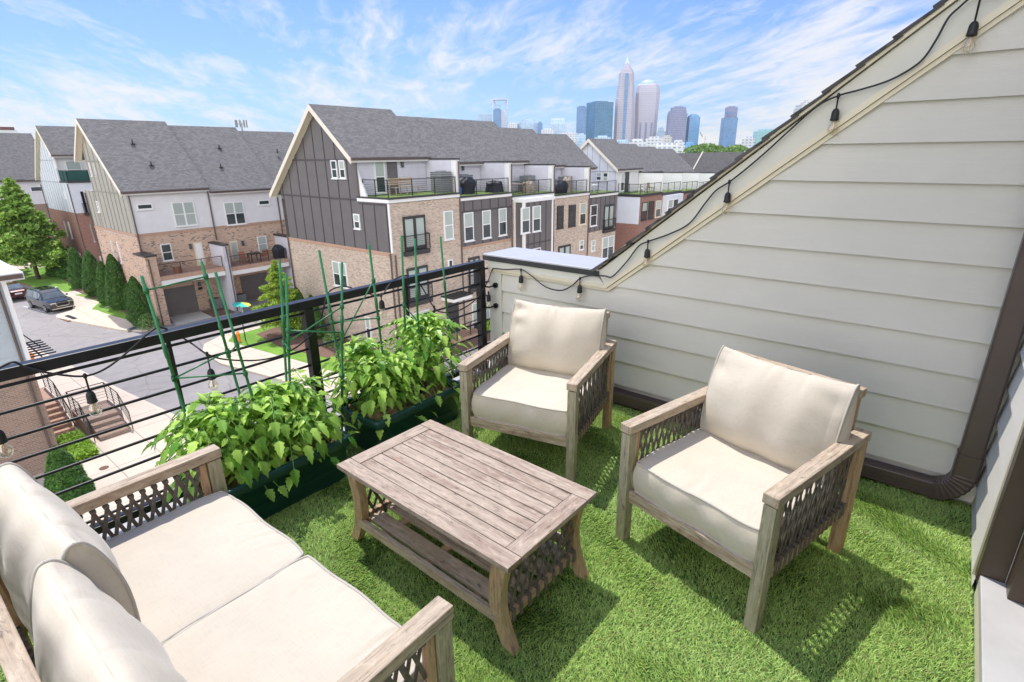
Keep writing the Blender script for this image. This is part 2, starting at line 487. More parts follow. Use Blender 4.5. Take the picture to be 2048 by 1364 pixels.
def asphalt():
    m, t = newmat('patched asphalt'); uv = UV(t)
    a = t.noise(uv, 2.0, 6, .65); b = t.noise(uv, .16, 4, .6, .8)
    c = t.ramp(t.math('ADD', t.math('MULTIPLY', a, .4), t.math('MULTIPLY', b, .6)), [(.32, (.235, .22, .22)), (.5, (.29, .27, .265)), (.68, (.35, .325, .315))])
    v = t.n('ShaderNodeTexVoronoi', 0, {'feature': 'DISTANCE_TO_EDGE'}, Vector=t.vm('ADD', uv, t.scale(t.n('ShaderNodeTexNoise', 1, None, Vector=uv, Scale=.9), (.9, .9, 0))), Scale=.22)
    c = t.mix(t.ramp(v, [(0, .55), (.009, 0.0)]), c, (.10, .095, .095))
    o = t.noise(uv, .55, 3, .5); c = t.mix(t.ramp(o, [(.70, 0.0), (.76, .45)]), c, (.15, .14, .14))
    fin(t, c, .92, t.bump(t.noise(uv, 40, 4), .35, .01)); return m
M['asphalt'] = asphalt()
M['concrete'] = ground_mat('sidewalk concrete', (.60, .505, .415), .08, 1.2, 1.55, (.33, .27, .22))
M['kerb'] = ground_mat('kerb concrete', (.63, .53, .43), .08, 2.0)
M['drive'] = ground_mat('driveway concrete', (.50, .485, .43), .08, 1.5)
M['lawn'] = ground_mat('lawn', (.145, .29, .030), .38, 5)
M['mulch'] = ground_mat('mulch', (.16, .09, .065), .35, 9)
M['terraceturf'] = ground_mat('terrace turf', (.13, .20, .045), .35, 6)
M['land'] = ground_mat('distant land', (.10, .13, .07), .3, .02)
M['turfbase'] = ground_mat('turf backing', (.045, .11, .018), .35, 60)

def leafmat(name, lo, hi, trans=.35, rough=.5, scale=3.0, dry=None):
    m, t = newmat(name)
    g = t.n('ShaderNodeTexCoord', 3)
    rn = t.n('ShaderNodeNewGeometry', 8) if False else None
    gi = t.t.nodes.new('ShaderNodeNewGeometry')
    nz = t.noise(g, scale, 4, .6)
    s = t.math('ADD', t.math('MULTIPLY', gi.outputs['Random Per Island'], .6), t.math('MULTIPLY', nz, .45))
    c = t.ramp(s, [(.22, lo), (.80, hi)])
    if dry: c = t.mix(t.ramp(gi.outputs['Random Per Island'], [(.0, 1.0), (.085, 1.0), (.09, 0.0)]), c, dry)
    b = t.n('ShaderNodeBsdfPrincipled', 0, None, Base_Color=c, Roughness=rough)
    tr = t.n('ShaderNodeBsdfTranslucent', 0, None, Color=t.mix(1.0, c, (1.0, 1.0, .55), 'MULTIPLY'))
    mx = t.t.nodes.new('ShaderNodeMixShader'); mx.inputs[0].default_value = trans
    t.t.links.new(b, mx.inputs[1]); t.t.links.new(tr, mx.inputs[2])
    o = t.t.nodes.new('ShaderNodeOutputMaterial'); t.t.links.new(mx.outputs[0], o.inputs[0])
    return m
M['turf'] = leafmat('artificial turf blades', (.11, .24, .03), (.62, .84, .24), .30, .42, 2.0, (.34, .30, .12))
M['tomato'] = leafmat('tomato leaf', (.10, .30, .018), (.60, .86, .16), .38, .40, 9)
M['stem'] = simple('tomato stem', (.16, .30, .06), .6)
M['arbor'] = leafmat('arborvitae foliage', (.02, .075, .010), (.10, .235, .03), .2, .6, 2)
M['conifer'] = leafmat('soft green conifer foliage', (.11, .27, .03), (.42, .60, .12), .35, .6, 1.5)
M['maple'] = leafmat('bright young tree foliage', (.16, .30, .025), (.44, .58, .07), .35, .6, 1.5)
M['shrub'] = leafmat('shrub foliage', (.06, .15, .03), (.26, .40, .12), .3, .6, 3)
M['lime'] = leafmat('lime ground foliage', (.14, .30, .02), (.35, .55, .05), .3, .6, 3)
M['fartree'] = leafmat('distant tree foliage', (.08, .17, .03), (.20, .33, .07), .2, .7, .05)
# ================================================================ own terrace
YW = 3.243
def clip(poly, axis, val, keep_ge):
    out = []
    for i in range(len(poly)):
        a, b = poly[i], poly[(i + 1) % len(poly)]
        ia = (a[axis] >= val) if keep_ge else (a[axis] <= val)
        ib = (b[axis] >= val) if keep_ge else (b[axis] <= val)
        if ia: out.append(a)
        if ia != ib:
            t_ = (val - a[axis]) / (b[axis] - a[axis])
            out.append((a[0] + t_ * (b[0] - a[0]), a[1] + t_ * (b[1] - a[1])))
    return out
class Fr:
    """a wall plane: 'E' faces +x, 'W' faces -x, 'S' faces -y, 'N' faces +y; u runs horizontally, z up, d outwards"""
    def __init__(s, k, pos): s.k = k; s.pos = pos
    def p(s, u, z, d=0.0):
        if s.k == 'E': return Vector((s.pos + d, u, z))
        if s.k == 'W': return Vector((s.pos - d, u, z))
        if s.k == 'S': return Vector((u, s.pos - d, z))
        return Vector((u, s.pos + d, z))
    def px(s, P):
        if s.k in 'EW': v = onx(P[0], P[1], s.pos); return v.y, v.z
        v = ony(P[0], P[1], s.pos); return v.x, v.z
    def flip(s): return s.k in 'WN'
    def face(s, mb, pts):
        q = [s.p(*a) for a in pts]
        # orient outward
        n = (q[1] - q[0]).cross(q[2] - q[0])
        out = s.p(0, 0, 1) - s.p(0, 0, 0)
        mb.face(q if n.dot(out) >= 0 else q[::-1])
    def box(s, mb, u0, u1, z0, z1, d0, d1):
        mb.box(s.p(u0, z0, d0), s.p(u1, z1, d1))
def lap(mb, fr, poly, exp=.178, d0=.004, lip=.036, z0=None):
    zs = [p[1] for p in poly]
    z = min(zs) if z0 is None else z0
    while z < max(zs) - 1e-4:
        c = clip(clip(poly, 1, z, True), 1, z + exp, False)
        if len(c) >= 3:
            fr.face(mb, [(u, zz_, d0 + lip * (1 - (zz_ - z) / exp)) for u, zz_ in c])
            bot = [p for p in c if abs(p[1] - z) < 1e-5]
            if len(bot) >= 2:
                a, b = min(p[0] for p in bot), max(p[0] for p in bot)
                mb.face([fr.p(a, z, 0), fr.p(a, z, d0 + lip), fr.p(b, z, d0 + lip), fr.p(b, z, 0)])
        z += exp
def roofz(x): return 2.306 + .823 * (x + .196)

deck = MB(); deck.box((-2.93, -3.6, -.28), (.367, 3.243, -.012))
struct('deck_floor', deck, M['sill'])

home = empty('townhouse', (-1.2, 3.6, -.3), 'own townhouse with grey lap siding gable wall and brown downspout around the turf terrace', 'house')
# gable wall core (0.3 m thick) and lap siding
poly = [(-2.85, -.3), (.62, -.3), (.62, roofz(.62) - .03), (-1.83, roofz(-1.83) - .03), (-2.85, roofz(-1.83) - .03)]
core = MB()
core.prism([(x, YW, z) for x, z in poly], (0, .30, 0))
core.build('wall_core', M['trim'], home)
sf = MB(); fr = Fr('S', YW)
side = [(-2.725, .02), (.367, .02), (.367, roofz(.367) - .26), (-1.762, .818), (-2.725, .818)]
lap(sf, fr, side, .1777, .003, .021, z0=.1356 - .1777)
sf.build('lap_siding', M['siding_own'], home)
tb = MB(); fr.box(tb, -2.85, -2.722, -.3, .81, .002, .026); tb.build('corner_board', M['trim'], home, bevel=.002)
# frieze boards: flat under the parapet, then sloping up the rake
def slab(p0, p1, q1, q0, d0, d1):
    m_ = MB(); m_.prism([fr.p(p0[0], p0[1], d0), fr.p(p1[0], p1[1], d0), fr.p(q1[0], q1[1], d0), fr.p(q0[0], q0[1], d0)], (0, -(d1 - d0), 0)); return m_
def rz(x, o): return roofz(x) - o
kx = (.845 - 2.306 + .215) / .823 - .196 + .0
tr = MB()
for a in (slab((-2.85, .845), (-1.79, .845), (-1.845, .90), (-2.85, .90), .001, .028),
          slab((-1.79, .845), (.62, rz(.62, .21)), (.62, rz(.62, .035)), (-1.845, .93), .001, .028)):
    tr.v += [tuple(p) for p in []]
    base = len(tr.v); tr.v += a.v; tr.f += [tuple(i + base for i in f) for f in a.f]; tr.uv += a.uv; tr.sm += a.sm
tr.build('rake_board', M['trim'], home)
tr = MB()
for a in (slab((-2.85, .825), (-1.77, .825), (-1.785, .847), (-2.85, .847), .001, .042),
          slab((-1.77, .825), (.62, rz(.62, .243)), (.62, rz(.62, .208)), (-1.785, .847), .001, .042),
          slab((-2.85, .806), (-1.755, .806), (-1.768, .824), (-2.85, .824), .001, .030),
          slab((-1.755, .806), (.62, rz(.62, .268)), (.62, rz(.62, .245)), (-1.768, .824), .001, .030)):
    base = len(tr.v); tr.v += a.v; tr.f += [tuple(i + base for i in f) for f in a.f]; tr.uv += a.uv; tr.sm += a.sm
tr.build('trim_moulding', M['trimcream'], home)
# cream fascia strip right under the shingles
tr = slab((-1.86, .935), (.62, rz(.62, .034)), (.62, rz(.62, .012)), (-1.86, .957), -.002, .050)
tr.build('rake_fascia', M['trimcream'], home)
# shingled roof edge: thin overlapping tabs climbing the rake
sh = MB(); x = -1.87; k = 0
Ls = math.hypot(1, .823)
while x < .62:
    xe = min(x + .125, .64)
    for s_ in range(2):
        pass
    a = Vector((x, YW - .062, roofz(x) + .004)); b = Vector((xe + .03, YW - .062, roofz(xe + .03) - .006))
    n = Vector((-.823, 0, 1)).normalized()
    jit = rnd.uniform(-.004, .004)
    sh.prism([a + Vector((0, jit, 0)), b + Vector((0, jit, 0)), b + n * .010 + Vector((0, jit, 0)), a + n * .017 + Vector((0, jit, 0))], (0, 4.2, 0))
    x = xe; k += 1
    if xe >= .62: break
sh.build('roof_shingles', M['shingle_dk'], home)
cap = MB()
cap.box((-2.90, YW - .035, .905), (-1.83, YW + .37, .948)); cap.build('parapet_cap', M['capwhite'], home, bevel=.004)
cap = MB(); cap.box((-2.903, YW - .040, .899), (-1.83, YW - .0352, .936)); cap.build('cap_flashing', M['gunmetal'], home)

# side wall with the terrace door (plane x = .367, facing -x)
XS = .367
fw = Fr('W', XS)
sw = MB()
sw.box((XS + .005, 2.46, -.3), (XS + .30, YW + .001, 3.4))
sw.box((XS + .005, -3.4, -.3), (XS + .30, .60, 3.4))
sw.box((XS + .005, .60, 2.25), (XS + .30, 2.46, 3.4))
sw.box((XS + .006, .60, -.3), (XS + .30, 2.46, .085))
sw.build('side_wall', M['trim'], home)
ss = MB(); s2_ = MB(); lap(ss, fw, [(2.52, .02), (YW - .004, .02), (YW - .004, 3.3), (2.52, 3.3)], .1777, .003, .021, z0=.1356 - .1777)
lap(s2_, fw, [(-3.4, .02), (.54, .02), (.54, 3.3), (-3.4, 3.3)], .1777, .003, .021, z0=.1356 - .1777)
ss.build('side_siding', M['siding_own'], home); s2_.build('side_siding', M['siding_own'], home)
bb = MB(); bb.box((XS - .004, .60, -.01), (XS + .006, 2.50, .092)); bb.build('skirt_board', M['trimcream'], home)
dr = empty('door', (XS + .1, 1.5, .1), None, None); dr.parent = home; dr.location = Vector((XS + .1, 1.5, .1)) - home.location
m_ = MB()
m_.box((XS - .022, 2.455, .10), (XS + .06, 2.515, 2.3)); m_.box((XS + .062, 2.36, .13), (XS + .15, 2.458, 2.3)); m_.box((XS + .152, 2.28, .13), (XS + .20, 2.36, 2.3))
m_.box((XS - .022, .54, .10), (XS + .15, .60, 2.3)); m_.box((XS - .022, .54, 2.19), (XS + .15, 2.515, 2.30))
m_.build('door_frame', M['doorbrown'], dr, bevel=.003)
m_ = MB(); m_.box((XS - .028, 2.5155, .08), (XS + .004, 2.532, 2.32)); m_.build('door_casing', M['trimcream'], dr)
m_ = MB(); m_.box((XS + .16, .62, .135), (XS + .19, 2.28, 2.18)); m_.build('door_glass', M['pane'], dr)
m_ = MB(); m_.box((XS + .153, 2.20, .132), (XS + .20, 2.279, 2.18)); m_.box((XS + .153, .61, .132), (XS + .20, .70, 2.18)); m_.build('door_leaf', M['wood_warm'], dr)
m_ = MB(); m_.box((XS - .012, .58, .093), (XS + .155, 2.47, .128)); m_.build('threshold', M['sill'], home, bevel=.004)

# brown downspout: runs along the wall foot, turns through a crimped elbow and climbs
def rect_sweep(pts, w_, h_, mb, rib=0):
    pts = [Vector(p) for p in pts]
    n = len(pts); rings = []
    for i, p in enumerate(pts):
        t_ = (pts[min(i + 1, n - 1)] - pts[max(i - 1, 0)]).normalized()
        yv = Vector((0, 1, 0)); s_ = t_.cross(yv).normalized()
        k_ = 1.0 + (.06 if (rib and i % 2) else 0)
        ring = []
        for a, b in ((-1, -.8), (-.8, -1), (.8, -1), (1, -.8), (1, .8), (.8, 1), (-.8, 1), (-1, .8)):
            ring.append(p + yv * (a * w_ / 2 * k_) + s_ * (b * h_ / 2 * k_))
        rings.append(ring)
    for i in range(n - 1):
        for k_ in range(8):
            q = [rings[i][k_], rings[i][(k_ + 1) % 8], rings[i + 1][(k_ + 1) % 8], rings[i + 1][k_]]
            mb.face(q[::-1])
    mb.face(rings[0]); mb.face(rings[-1][::-1])
dsp = empty('downspout', (.25, YW - .07, 0), None, None); dsp.parent = home; dsp.location = Vector((.25, YW - .07, 0)) - home.location
m_ = MB(); rect_sweep([(-2.72, YW - .062, .062), (-1.2, YW - .062, .064), (-.3, YW - .062, .066), (.175, YW - .064, .068)], .072, .088, m_)
m_.build('horizontal_run', M['brown'], dsp)
m_ = MB()
for yy in (-.030, -.010, .010, .030):
    m_.box((-2.7, YW - .062 + yy - .003, .104), (.17, YW - .062 + yy + .003, .112))
for zz_ in (.035, .055, .075, .092):
    m_.box((-2.7, YW - .101, zz_ - .003), (.17, YW - .097, zz_ + .003))
m_.build('pressed_ribs', M['brown'], dsp)
m_ = MB(); el = []
for i in range(19):
    a = R(90) * i / 18
    el.append((.172 + .115 * math.sin(a), YW - .066, .068 + .125 * (1 - math.cos(a))))
rect_sweep(el, .080, .096, m_, rib=1); m_.build('elbow', M['brown'], dsp)
m_ = MB(); rect_sweep([(.288, YW - .066, .19), (.288, YW - .066, .30), (.288, YW - .066, .302)], .086, .102, m_)
rect_sweep([(.288, YW - .066, .30), (.288, YW - .066, 3.3)], .076, .092, m_); m_.build('vertical_pipe', M['brown'], dsp)

# artificial turf: one mat of blades on its backing
tm = MB(); tm.box((-2.80, -3.4, -.011), (.362, YW - .008, .002)); struct('turf_backing', tm, M['turfbase'])
rs = np.random.RandomState(3)
def blades(name, x0, x1, y0, y1, n, lmin, lmax, wd, mat, z=0.002, lean=.012):
    px_ = rs.uniform(x0, x1, n); py_ = rs.uniform(y0, y1, n)
    # clumped direction field
    fld = np.sin(px_ * 9 + 2 * np.sin(py_ * 7)) + np.cos(py_ * 11 + px_ * 5)
    an = rs.uniform(0, 2 * np.pi, n) * .55 + fld * 1.2
    ln = rs.uniform(lmin, lmax, n); le = rs.uniform(.3, 1.0, n) * lean
    ln *= .82 + .25 * np.sin(px_ * 3.1 + 1.5 * np.sin(py_ * 2.3)) * np.cos(py_ * 4.1)
    dx, dy = np.cos(an), np.sin(an)
    sa = an + np.pi / 2 + rs.uniform(-.7, .7, n)
    sx_, sy_ = np.cos(sa) * wd, np.sin(sa) * wd
    V = np.zeros((n, 5, 3))
    V[:, 0] = np.stack([px_ - sx_, py_ - sy_, np.full(n, z)], 1); V[:, 1] = np.stack([px_ + sx_, py_ + sy_, np.full(n, z)], 1)
    mx, my, mz = px_ + dx * le * .35, py_ + dy * le * .35, z + ln * .6
    V[:, 2] = np.stack([mx + sx_ * .9, my + sy_ * .9, mz], 1); V[:, 3] = np.stack([mx - sx_ * .9, my - sy_ * .9, mz], 1)
    V[:, 4] = np.stack([px_ + dx * le * 1.3, py_ + dy * le * 1.3, z + ln], 1)
    me = bpy.data.meshes.new(name); me.vertices.add(n * 5); me.vertices.foreach_set('co', V.ravel())
    b = np.arange(n)[:, None] * 5
    loops = np.concatenate([b + np.array([[0, 1, 2, 3]]), b + np.array([[3, 2, 4]])], 1).ravel()
    me.loops.add(n * 7); me.loops.foreach_set('vertex_index', loops.astype(np.int32))
    me.polygons.add(n * 2)
    ls = (np.arange(n)[:, None] * 7 + np.array([[0, 4]])).ravel()
    me.polygons.foreach_set('loop_start', ls.astype(np.int32))
    me.update(calc_edges=True); me.validate()
    me.materials.append(mat)
    o = bpy.data.objects.new(name, me); col.objects.link(o)
    return o
tag(blades('artificial_turf', -2.74, .355, -.6, YW - .02, 520000, .009, .021, .0014, M['turf'], lean=.018), 'artificial grass carpet covering the whole terrace floor', 'artificial grass', kind='stuff')

# ---------------------------------------------------------------- railing
XR = -2.85
rail = empty('metal_railing', (XR, 1.3, 0), 'black steel railing with horizontal bars along the open terrace edge', 'railing')
m_ = MB(); m_.box((XR - .03, -2.5, .862), (XR + .028, 3.14, .912)); m_.build('top_rail', M['black'], rail, bevel=.004)
for i, zb in enumerate((.835, .727, .614, .510, .405, .298, .197, .105)):
    m_ = MB(); m_.tube([(XR, -2.5, zb), (XR, YW - .03, zb)], .0075, 8); m_.build('rail_bar', M['black'], rail)
m_ = MB(); m_.box((XR - .025, -2.5, .035), (XR + .025, 3.14, .075)); m_.build('bottom_rail', M['black'], rail, bevel=.003)
for yy, ww in ((3.115, .028), (1.60, .028), (-.4, .028), (-2.4, .028)):
    m_ = MB(); m_.box((XR - ww, yy - ww, -.02), (XR + ww, yy + ww, .861)); m_.build('post', M['black'], rail, bevel=.003)
for yy in (.86, 2.35, .1, -1.4):
    m_ = MB(); m_.box((XR - .009, yy - .009, .076), (XR + .009, yy + .009, .860)); m_.build('mullion', M['black'], rail)
for zb in (.705, .535, .225):
    m_ = MB(); m_.tube([(XR + .075, YW - .046, zb), (XR + .075, YW - .026, zb)], .021, 14); m_.tube([(XR + .075, YW - .046, zb), (XR + .075, 3.13, zb)], .007, 8); m_.tube([(XR + .075, 3.13, zb), (XR + .02, 3.12, zb)], .007, 8); m_.build('wall_flange', M['black'], rail)

# ---------------------------------------------------------------- string lights
lights = empty('string_lights', (-2.8, 1.5, .8), 'black cable of clear glass bulbs draped along the railing and up the gable rake', 'string lights')
def catmull(P, n=8):
    P = [Vector(p) for p in P]; out = []
    for i in range(len(P) - 1):
        a = P[max(i - 1, 0)]; b = P[i]; c = P[i + 1]; e = P[min(i + 2, len(P) - 1)]
        for k_ in range(n):
            t_ = k_ / n
            out.append(.5 * ((2 * b) + (c - a) * t_ + (2 * a - 5 * b + 4 * c - e) * t_ ** 2 + (3 * b - a - 3 * c + e) * t_ ** 3))
    out.append(P[-1]); return out
XC, XCb = XR + .055, XR - .052
YC = YW - .058
def s7(x, y): return (1200 + x * .41406, y * .4142)
cab = []
for (x_, y_), pl in [((-120, 800), XC), ((-40, 752), XC), ((0, 735), XC), ((28, 724), XC), ((52, 735), XC), ((110, 748), XC), ((170, 752), XC), ((215, 735), XC), ((262, 698), XC), ((300, 664), XC),
                     ((322, 655), XR), ((352, 668), XCb), ((385, 688), XCb), ((414, 708), XC), ((452, 719), XC), ((520, 720), XC), ((575, 705), XC), ((620, 672), XC), ((640, 640), XC), ((652, 598), XC), ((662, 580), XR),
                     ((690, 573), XCb), ((724, 583), XCb), ((760, 592), XC), ((775, 574), XC), ((787, 560), XR), ((812, 551), XR), ((838, 566), XCb), ((866, 612), XC), ((882, 624), XC), ((915, 622), XC), ((950, 600), XC), ((974, 566), XC), ((984, 540), XC)]:
    cab.append(onx(x_, y_, pl))
TR = [onx(170, 752, XC), onx(414, 708, XC), onx(762, 591, XC), onx(868, 614, XC), onx(977, 585, XC), onx(-12, 840, XC)]
wallpts = [(990, 537), (1012, 539), (1042, 539), (1062, 551), (1090, 573), (1120, 581), (1143, 572), (1160, 557), (1182, 551), (1210, 552)] + [s7(*p) for p in ((60, 1335), (130, 1262), (185, 1190), (232, 1166), (330, 1132), (430, 1080), (505, 985), (560, 920), (625, 878), (700, 820), (800, 735), (920, 625), (1050, 512), (1152, 462), (1250, 435), (1380, 395), (1480, 345), (1560, 285), (1625, 190), (1680, 90), (1730, 40), (1790, -10), (1850, -25), (1940, -10))]
for p in wallpts: cab.append(ony(p[0], p[1], YC))
m_ = MB(); m_.tube(catmull(cab, 6), .0045, 6); m_.build('cable', M['blackcable'], lights)
TW = [ony(p[0], p[1], YC) for p in ((1042, 540), (1160, 557))] + [ony(*s7(*p), YC) for p in ((232, 1166), (625, 878), (1152, 462), (1842, -28))]
def lathe(mb, prof, org, seg=14, cap=True):
    org = Vector(org)
    mb.tube([org + Vector((0, 0, z)) for z, r in prof], [max(r, 1e-4) for z, r in prof], seg, True, cap)
hang = {0: .075, 1: .085, 2: .035, 3: .045, 4: .02, 5: .05}
for i, p in enumerate(TR + TW):
    if i < len(TR): dz = hang[i]
    else: dz = (.046, .05, .05, .06, .06, .10)[i - len(TR)]
    s_ = MB()
    lathe(s_, [(0.012, .004), (.006, .008), (-.006, .008), (-.012, .004), (-dz, .0035)], p, 8)
    z0 = -dz
    lathe(s_, [(z0 + .004, .005), (z0, .011), (z0 - .008, .0155), (z0 - .018, .0175), (z0 - .040, .018), (z0 - .044, .0195), (z0 - .050, .0195), (z0 - .052, .015)], p, 14)
    so_ = s_.build('lamp_socket', M['blackcable'], lights)
    b = MB()
    lathe(b, [(z0 - .052, .012), (z0 - .060, .0135), (z0 - .072, .021), (z0 - .086, .0255), (z0 - .098, .025), (z0 - .110, .019), (z0 - .117, .009), (z0 - .119, .001)], p, 16)
    b.build('bulb', M['bulb'], so_)
    b = MB(); b.tube([p + Vector((-.004, 0, z0 - .056)), p + Vector((-.004, 0, z0 - .095)), p + Vector((.004, 0, z0 - .095)), p + Vector((.004, 0, z0 - .056))], .0014, 5)
    b.build('filament', M['filament'], so_)

# ---------------------------------------------------------------- cushions
def cushion_mesh(w_, dp, h_, puff, seed, wr=7, pinch=.05, sag=.0, n=72, pw=6, pe=.6):
    """box cushion: x = width, y = depth, z = thickness from 0; returns (body MB, piping MB)"""
    rg = random.Random(seed)
    wl = []
    for _ in range(wr):
        e = rg.choice((0, 0, 1, 2, 3)); a = rg.uniform(-.75, .75); ang = rg.uniform(-.45, .45)
        wl.append((e, a, ang, rg.uniform(.25, .7), rg.uniform(.010, .026), rg.uniform(.002, .006)))
    def wrk(s, t_):
        z = 0
        for e, a, ang, ln, wd, dp_ in wl:
            if e == 0: q, r_ = s, 1 + t_
            elif e == 1: q, r_ = s, 1 - t_
            elif e == 2: q, r_ = t_, 1 + s
            else: q, r_ = t_, 1 - s
            off = q - a - math.tan(ang) * r_ - .05 * math.sin(r_ * 5)
            z -= dp_ * math.exp(-(off / wd / 2.2) ** 2) * max(0, 1 - r_ / ln) ** .6 if r_ < ln else 0
            z += dp_ * .6 * math.exp(-((off - wd * 3) / wd / 3) ** 2) * max(0, 1 - r_ / ln) if r_ < ln else 0
        return z
    def outline(s, t_):
        k_ = 1 - pinch * (abs(s) ** 8 * abs(t_) ** 8)
        bx = 1 + .012 * math.sin(t_ * 7 + seed) * (abs(s) ** 4); by = 1 + .012 * math.sin(s * 6 + seed * 2) * (abs(t_) ** 4)
        return s * w_ / 2 * k_ * bx * (1 - .02 * (1 - t_ * t_) * -1), t_ * dp / 2 * k_ * by
    def top(s, t_):
        x_, y_ = outline(s, t_)
        e = (1 - abs(s) ** pw) * (1 - abs(t_) ** pw)
        return Vector((x_, y_, h_ + puff * (e ** pe if e > 0 else 0) + wrk(s, t_) * min(1, e * 4 + .3) - sag * (1 - s * s) * (1 - t_ * t_)))
    def bot(s, t_):
        x_, y_ = outline(s, t_)
        e = (1 - abs(s) ** pw) * (1 - abs(t_) ** pw)
        return Vector((x_, y_, -puff * .35 * (e ** pe if e > 0 else 0)))
    mb = MB()
    mb.grid(lambda a, b: top(2 * a - 1, 2 * b - 1), n, n)
    mb.grid(lambda a, b: bot(2 * a - 1, 2 * b - 1), 12, 12, flip=True)
    def per(a):
        a = (a % 1) * 4; i = int(a); f = 2 * (a - i) - 1
        return ((f, -1), (1, f), (-f, 1), (-1, -f))[i]
    def side(a, b):
        s, t_ = per(a); T = top(s, t_); x_, y_ = outline(s, t_)
        bl = .10 * h_ * (1 - (2 * b - 1) ** 2) + .004 * math.sin(a * 90 + seed) * (1 - (2 * b - 1) ** 2)
        l = math.hypot(x_, y_); nx = (abs(s) ** 9) * (1 if s > 0 else -1); ny = (abs(t_) ** 9) * (1 if t_ > 0 else -1)
        return Vector((x_ + nx * bl, y_ + ny * bl, T.z * b))
    mb.grid(side, n * 4, 8)
    P = [top(*per(i / 120)) for i in range(121)]
    pp = [MB().tube([p + Vector((0, 0, .001)) for p in P], .0048, 6, caps=False), MB().tube([Vector((p.x, p.y, 0)) for p in P], .0048, 6, caps=False)]
    return mb, pp
def bolster_mesh(w_, hh, T, seed, wr=8, sag=.0, taper=.30, endt=.46, full=1.32, pexp=2.45):
    """back cushion: one panel wraps front, top and back; piped end panels. x width, y height, z thickness from 0"""
    rg = random.Random(seed); wl = [(rg.choice((-1, 1)), rg.uniform(.05, .62), rg.uniform(.25, .75), rg.uniform(.022, .05), rg.uniform(.006, .013), rg.uniform(-.12, .12)) for _ in range(wr)]
    tl = [(rg.uniform(-.6, .6), rg.uniform(.02, .05), rg.uniform(.004, .010), rg.uniform(-.3, .3)) for _ in range(3)]
    def prof(a, s):
        an = 2 * math.pi * a; c_, s_ = math.cos(an), math.sin(an); e = 2 / pexp
        y_ = abs(c_) ** e * (1 if c_ > 0 else -1); z_ = abs(s_) ** e * (1 if s_ > 0 else -1)
        f = endt + (1 - endt) * (1 - abs(s) ** 2.8) ** .75
        fh = .965 + .045 * abs(s) ** 4 * (1 if y_ > 0 else 0) - .03 * math.exp(-(s * 2.2) ** 2) * (1 if y_ > 0 else 0)
        d = 0
        for sd, q0, ln, wd, dp_, tlt in wl:           # creases running in from the piped ends
            r_ = (1 - s * sd)
            if r_ < ln and z_ > -.2: d -= dp_ * math.exp(-((a - q0 * .5 - tlt * r_) / wd) ** 2) * (1 - r_ / ln) * min(1, r_ / .14)
        for s0, wd, dp_, tlt in tl:                    # creases over the top edge
            d -= dp_ * math.exp(-((s - s0 - tlt * (a - .06)) / wd) ** 2) * max(0, 1 - abs(a - .04) / .13) * (1 - abs(s) ** 6)
        d += .003 * math.sin(s * 9 + 5 * a + seed) * (1 - abs(s) ** 3)
        bulge = (full if z_ > 0 else .9) * (1 - taper * max(0.0, y_) ** 1.5) * (1 + .10 * max(0.0, -y_))
        return Vector((s * w_ / 2, hh / 2 * y_ * fh * (1 + d * 2), T / 2 + T / 2 * z_ * f * bulge + d * z_ * 1.6))
    def sx(b):
        b = 2 * b - 1
        return math.copysign(1 - (1 - abs(b)) ** 1.6, b)
    mb = MB(); mb.grid(lambda a, b: prof(a, sx(b)), 90, 90, flip=True)
    pp = []
    for s in (-1, 1):
        ring = [prof(i / 72, s) for i in range(73)]; c = Vector((s * w_ / 2, 0, T / 2))
        mb.grid(lambda a, b, s=s, c=c: (lambda q: c + (q - c) * (1 - b) + Vector((s * .022 * math.sin(math.pi / 2 * b), 0, 0)))(prof(a, s)), 72, 8, flip=(s < 0))
        pp.append(MB().tube(ring, .0050, 6, caps=False))
    return mb, pp
def back_cushion(name, dims, mat4, label, group, seed, **k):
    body, pip = bolster_mesh(*dims, seed=seed, **k); place(body, mat4); [place(q, mat4) for q in pip]
    o = tag(body.build(name, M['fabric'], None, smooth=True, merge=True), label, 'cushion', group); [q.build('piping', M['piping'], o) for q in pip]; return o
def place(mb, m4):
    mb.v = [tuple(m4 @ Vector(v)) for v in mb.v]; return mb
def cushion(name, dims, mat4, label, cat, group=None, seed=1, **k):
    body, pip = cushion_mesh(*dims, seed=seed, **k)
    place(body, mat4); [place(q, mat4) for q in pip]
    o = body.build(name, M['fabric'], None, merge=False, smooth=True)
    tag(o, label, cat, group)
    for q in pip: q.build('piping', M['piping'], o)
    return o

